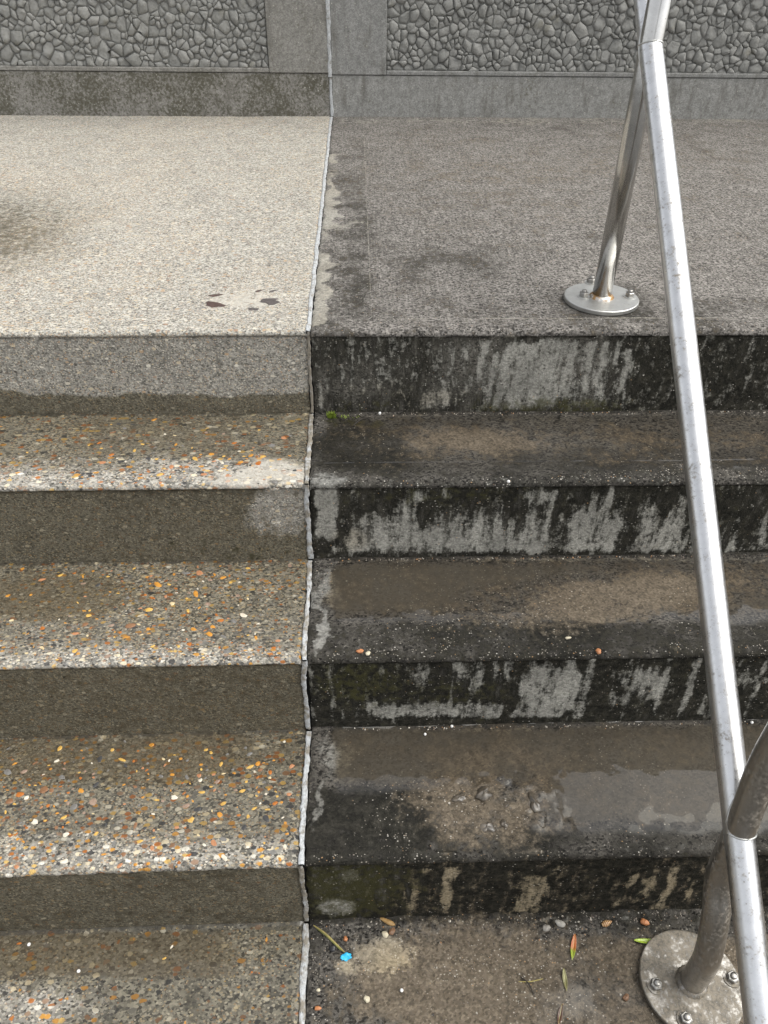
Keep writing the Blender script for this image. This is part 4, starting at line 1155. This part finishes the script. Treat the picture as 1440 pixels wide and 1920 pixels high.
for k, (u, v, lvl, a, b, h, mt, lab) in enumerate([
        (722, 1753, 4, .0062, .0050, .003, cream, 'cream stone above the sandy patch at the riser foot'),
        (688, 1874, 4, .0048, .0052, .0025, cream, 'round cream stone on the dark pavement below the sandy patch'),
        (597, 1857, 4, .0030, .0030, .002, cream, 'tiny cream stone close to the sealant strip'),
        (596, 1891, 4, .0060, .0030, .002, orange_, 'flat orange stone close to the sealant at the bottom edge'),
        (735, 1747, 4, .0048, .0070, .003, brown_, 'brown stone beside the cream stone at the riser foot'),
        (727, 1729, 4, .0140, .0042, .003, simple_mat('tan stone', (0.36, 0.22, 0.08), 0.5), 'long tan stone lying against the lowest riser'),
        (648, 1761, 4, .0040, .0040, .003, orange_, 'small orange stone above the blue scrap'),
        (624, 1778, 4, .0056, .0068, .003, simple_mat('black stone', (0.02, 0.02, 0.022), 0.4), 'black pebble beside the dry grass blade'),
        (1208, 1730, 4, .0070, .0060, .004, orange_, 'orange stone at the riser foot left of the post'),
        (1050, 1733, 4, .0090, .0055, .004, simple_mat('grey rubble', (0.40, 0.38, 0.34), 0.7), 'pale crumb of rubble at the riser foot right of the pebbles'),
        (1024, 1741, 4, .0080, .0050, .004, simple_mat('grey rubble chip', (0.30, 0.28, 0.25), 0.7), 'grey crumb of rubble at the riser foot'),
        (1173, 1871, 4, .0058, .0048, .004, brown_, 'brown seed on the pavement left of the lower base plate'),
        (1065, 1197, 2, .0052, .0028, .0022, cream, 'white stone chip lying on the middle tread'),
        (675, 1222, 2, .0062, .0045, .0025, orange_, 'orange stone on the middle tread edge near the joint'),
        (690, 1226, 2, .0050, .0038, .0022, cream, 'cream stone on the middle tread edge near the joint'),
        (1122, 1222, 2, .0050, .0060, .0025, orange_, 'orange chip on the middle tread edge left of the rail')]):
    lump('loose_stone', u, v, lvl, a, b, h, mt, lab, 'stone', random.uniform(-.5, .5), 'R', 60 + k, 'loose stones on the steps', 0.2)
# snail shell
g = G('striped snail shell'); P = g.objc()
x = g.node('ShaderNodeSeparateXYZ', {0: P}).outputs[0]
st = g.m('SINE', g.m('MULTIPLY', x, 1900.0))
g.bsdf(Base_Color=g.mix(g.rng(st, -0.2, 0.5), (0.22, 0.09, 0.03), (0.55, 0.38, 0.2)), Roughness=0.35)
vs_, fs = [], []
seg = 16; rings = 20
for i in range(rings + 1):
    t = i / rings
    r_ = 0.0062 * (math.sin(math.pi * (t * 0.9 + 0.06)) ** 0.8) * (1 - 0.55 * t) * (1 + 0.07 * math.sin(t * 26))
    for k in range(seg):
        a = 2 * math.pi * k / seg
        vs_.append(((t - 0.5) * 0.02, r_ * 1.1 * math.cos(a), r_ * math.sin(a)))
for i in range(rings):
    for k in range(seg):
        j = (k + 1) % seg; fs.append((i * seg + j, i * seg + k, (i + 1) * seg + k, (i + 1) * seg + j))
sh = link_mesh('snail_shell', mesh('snail_shell', vs_, fs), g.mat)
sh.location = spot(1137, 1733, 4, 'R', 0.0048); sh.rotation_euler = (0, 0, 0.3)
tag(sh, 'striped orange snail shell at the foot of the lowest riser', 'shell')
# dried gum spots on the pale landing
gum = simple_mat('dried brown gum', (0.085, 0.05, 0.04), 0.6, 0.45, 200)
gum2 = simple_mat('dried grey gum', (0.10, 0.085, 0.08), 0.6, 0.45, 200)
for k, (u, v, a, b, mt, lab) in enumerate([(403, 572, .021, .014, gum, 'large dark brown gum spot on the pale landing, left one'), (404, 554, .015, .006, gum, 'thin brown gum smear above the large left spot'),
        (507, 565, .022, .015, gum2, 'large grey brown gum spot on the pale landing, right one'), (475, 580, .010, .007, gum2, 'small grey gum spot between the two large spots'), (485, 546, .010, .004, gum, 'thin brown gum smear above the right spot'), (512, 546, .010, .005, gum2, 'faint gum smear right of the thin brown one')]):
    lump('gum_spot', u, v, 0, a, b, 0.0011, mt, lab, 'gum', 0.1 * k, 'L', 90 + k, 'gum spots on the landing', 0.30, 0.5)
# dry grass blade, scrap, twigs, moss
straw = simple_mat('dry straw', (0.36, 0.30, 0.10), 0.6, 0.4, 120)
def blade(name, pts, w_, mat, label, cat, lvl=4, group=None):
    P_ = [spot(u, v, lvl, 'R', h) for (u, v, h) in pts]
    base = P_[0]
    o = link_mesh(name, tube_mesh(name, [p - base for p in spline(P_, 6)], [w_ * (0.35 + 0.65 * math.sin(math.pi * (0.12 + 0.8 * k / (6 * (len(P_) - 1))))) for k in range(6 * (len(P_) - 1) + 1)], 8), mat)
    o.location = base
    return tag(o, label, cat, group)
blade('grass_blade', [(588, 1738, .006), (608, 1752, .007), (628, 1770, .005), (646, 1787, .003)], 0.0016, straw, 'dry yellow grass blade reaching from the joint to the blue scrap', 'grass')
blade('grass_blade', [(592, 1741, .004), (614, 1759, .005), (640, 1784, .003)], 0.0012, simple_mat('green straw', (0.18, 0.20, 0.05), 0.6), 'greenish grass blade lying along the dry yellow one', 'grass')
tw = simple_mat('dark twig', (0.03, 0.025, 0.02), 0.8)
blade('twig', [(618, 783, .003), (632, 784, .004), (645, 790, .002)], 0.0012, tw, 'short dark twig under the moss tuft', 'twig', lvl=1)
blade('twig', [(662, 800, .002), (676, 790, .004), (692, 784, .002)], 0.0014, tw, 'dark twig right of the moss tuft', 'twig', lvl=1)
blade('twig', [(975, 1832, .002), (990, 1846, .004), (1002, 1868, .002)], 0.0012, tw, 'thin dark twig in the dirty patch left of the leaves', 'twig', lvl=4)
blade('twig', [(972, 1842, .003), (995, 1842, .004), (1018, 1836, .002)], 0.0009, straw, 'pale straw lying across the dark twig', 'twig', lvl=4)
# blue plastic scrap
blue = simple_mat('bright blue plastic', (0.02, 0.42, 0.72), 0.35, 0.15)
c0 = spot(649, 1797, 4, 'R', 0.002)
vs_, fs = [], []
for i in range(7):
    for k in range(5):
        vs_.append(((i / 6 - 0.5) * 0.017 + 0.0012 * math.sin(k * 2.3), (k / 4 - 0.5) * 0.0105 * (1 - 0.3 * abs(i - 3) / 3) + 0.0010 * math.sin(i * 1.9), 0.0022 + 0.0022 * math.sin(i * 1.3 + k) + 0.001 * k))
for i in range(6):
    for k in range(4): fs.append((i * 5 + k, (i + 1) * 5 + k, (i + 1) * 5 + k + 1, i * 5 + k + 1))
sc_ = link_mesh('plastic_scrap', mesh('plastic_scrap', vs_, fs), blue)
sc_.modifiers.new('thickness', 'SOLIDIFY').thickness = 0.0006
sc_.location = c0; sc_.rotation_euler = (0, 0, 0.25)
tag(sc_, 'crumpled bright blue plastic scrap at the end of the grass blade', 'litter')
# moss tuft at the joint
moss = simple_mat('bright moss', (0.22, 0.30, 0.03), 0.6, 0.5, 200)
mr = random.Random(21)
vs_, fs = [], []
for k in range(150):
    a, rr = mr.uniform(0, 6.28), mr.random() ** 0.7
    bx_, by_ = 0.011 * rr * math.cos(a), 0.006 * rr * math.sin(a)
    hh = mr.uniform(0.006, 0.017) * (1.15 - 0.7 * rr)
    da = mr.uniform(0, 6.28); lean = mr.uniform(0.15, 0.7)
    ex, ey = bx_ + math.cos(da) * hh * lean, by_ + math.sin(da) * hh * lean
    px_, py_ = -math.sin(da) * 0.0011, math.cos(da) * 0.0011
    q = len(vs_)
    mxx, myy = (bx_ + ex) / 2, (by_ + ey) / 2
    vs_ += [(bx_, by_, 0), (mxx - px_, myy - py_, hh * 0.6), (ex, ey, hh), (mxx + px_, myy + py_, hh * 0.6)]
    fs += [(q, q + 1, q + 2, q + 3)]
for k in range(60):
    bx_, by_ = mr.uniform(-0.012, 0.06) * mr.random() ** 0.4, mr.uniform(-0.006, 0.004)
    hh = mr.uniform(0.002, 0.005); da = mr.uniform(0, 6.28)
    ex, ey = bx_ + math.cos(da) * hh, by_ + math.sin(da) * hh
    px_, py_ = -math.sin(da) * 0.0009, math.cos(da) * 0.0009
    q = len(vs_)
    vs_ += [(bx_, by_, 0), ((bx_ + ex) / 2 - px_, (by_ + ey) / 2 - py_, hh * 0.6), (ex, ey, hh), ((bx_ + ex) / 2 + px_, (by_ + ey) / 2 + py_, hh * 0.6)]
    fs += [(q, q + 1, q + 2, q + 3)]
mo = link_mesh('moss_tuft', mesh('moss_tuft', vs_, fs), moss)
mo.location = spot(622, 783, 1, 'R', 0.0)
tag(mo, 'small bright green moss tuft at the foot of the top riser by the joint', 'moss')

# crumbs of grit swept against the feet of the risers
g = G('mixed grit'); P = g.pos()
d, k = g.voro(P, 260)
kk = g.sep(k)
g.bsdf(Base_Color=g.ramp(kk[0], [(0, (0.10, 0.085, 0.07)), (0.35, (0.20, 0.17, 0.14)), (0.6, (0.36, 0.33, 0.28)), (0.75, (0.30, 0.16, 0.07)), (0.85, (0.05, 0.045, 0.04)), (0.93, (0.55, 0.51, 0.44))], True), Roughness=0.75)
gr = random.Random(77)
for lvl, count, lab in ((4, 520, 'loose grit swept against the foot of the lowest riser'), (2, 200, 'fine grit along the foot of the second riser'), (3, 160, 'fine grit along the foot of the third riser'), (1, 180, 'fine grit and dirt along the foot of the top riser')):
    vs_, fs = [], []
    for n_ in range(count):
        x = gr.uniform(-0.06, 1.0); off = abs(gr.gauss(0, 0.010 if lvl == 4 else 0.004)) + 0.002
        if lvl == 4 and gr.random() < 0.35: off = gr.uniform(0, 0.22)
        y = NY[lvl - 1] + BAT - off
        z = LZ[lvl] + float(level_dz('R', lvl, x)) + 0.0008
        r_ = gr.uniform(0.0008, 0.0022) * (1.5 if lvl == 4 and gr.random() < 0.2 else 1.0)
        q = len(vs_)
        a = gr.uniform(0, 6.28)
        for k_ in range(5):
            t_ = a + k_ * 1.2566; e = gr.uniform(0.6, 1.3)
            vs_.append((x + r_ * e * math.cos(t_), y + r_ * e * math.sin(t_), z - 0.0006))
        vs_.append((x, y, z + r_ * gr.uniform(0.6, 1.1)))
        fs += [(q + k_, q + (k_ + 1) % 5, q + 5) for k_ in range(5)]
    tag(link_mesh('grit', mesh('grit', vs_, fs, False), g.mat), lab, 'grit', kind='stuff')
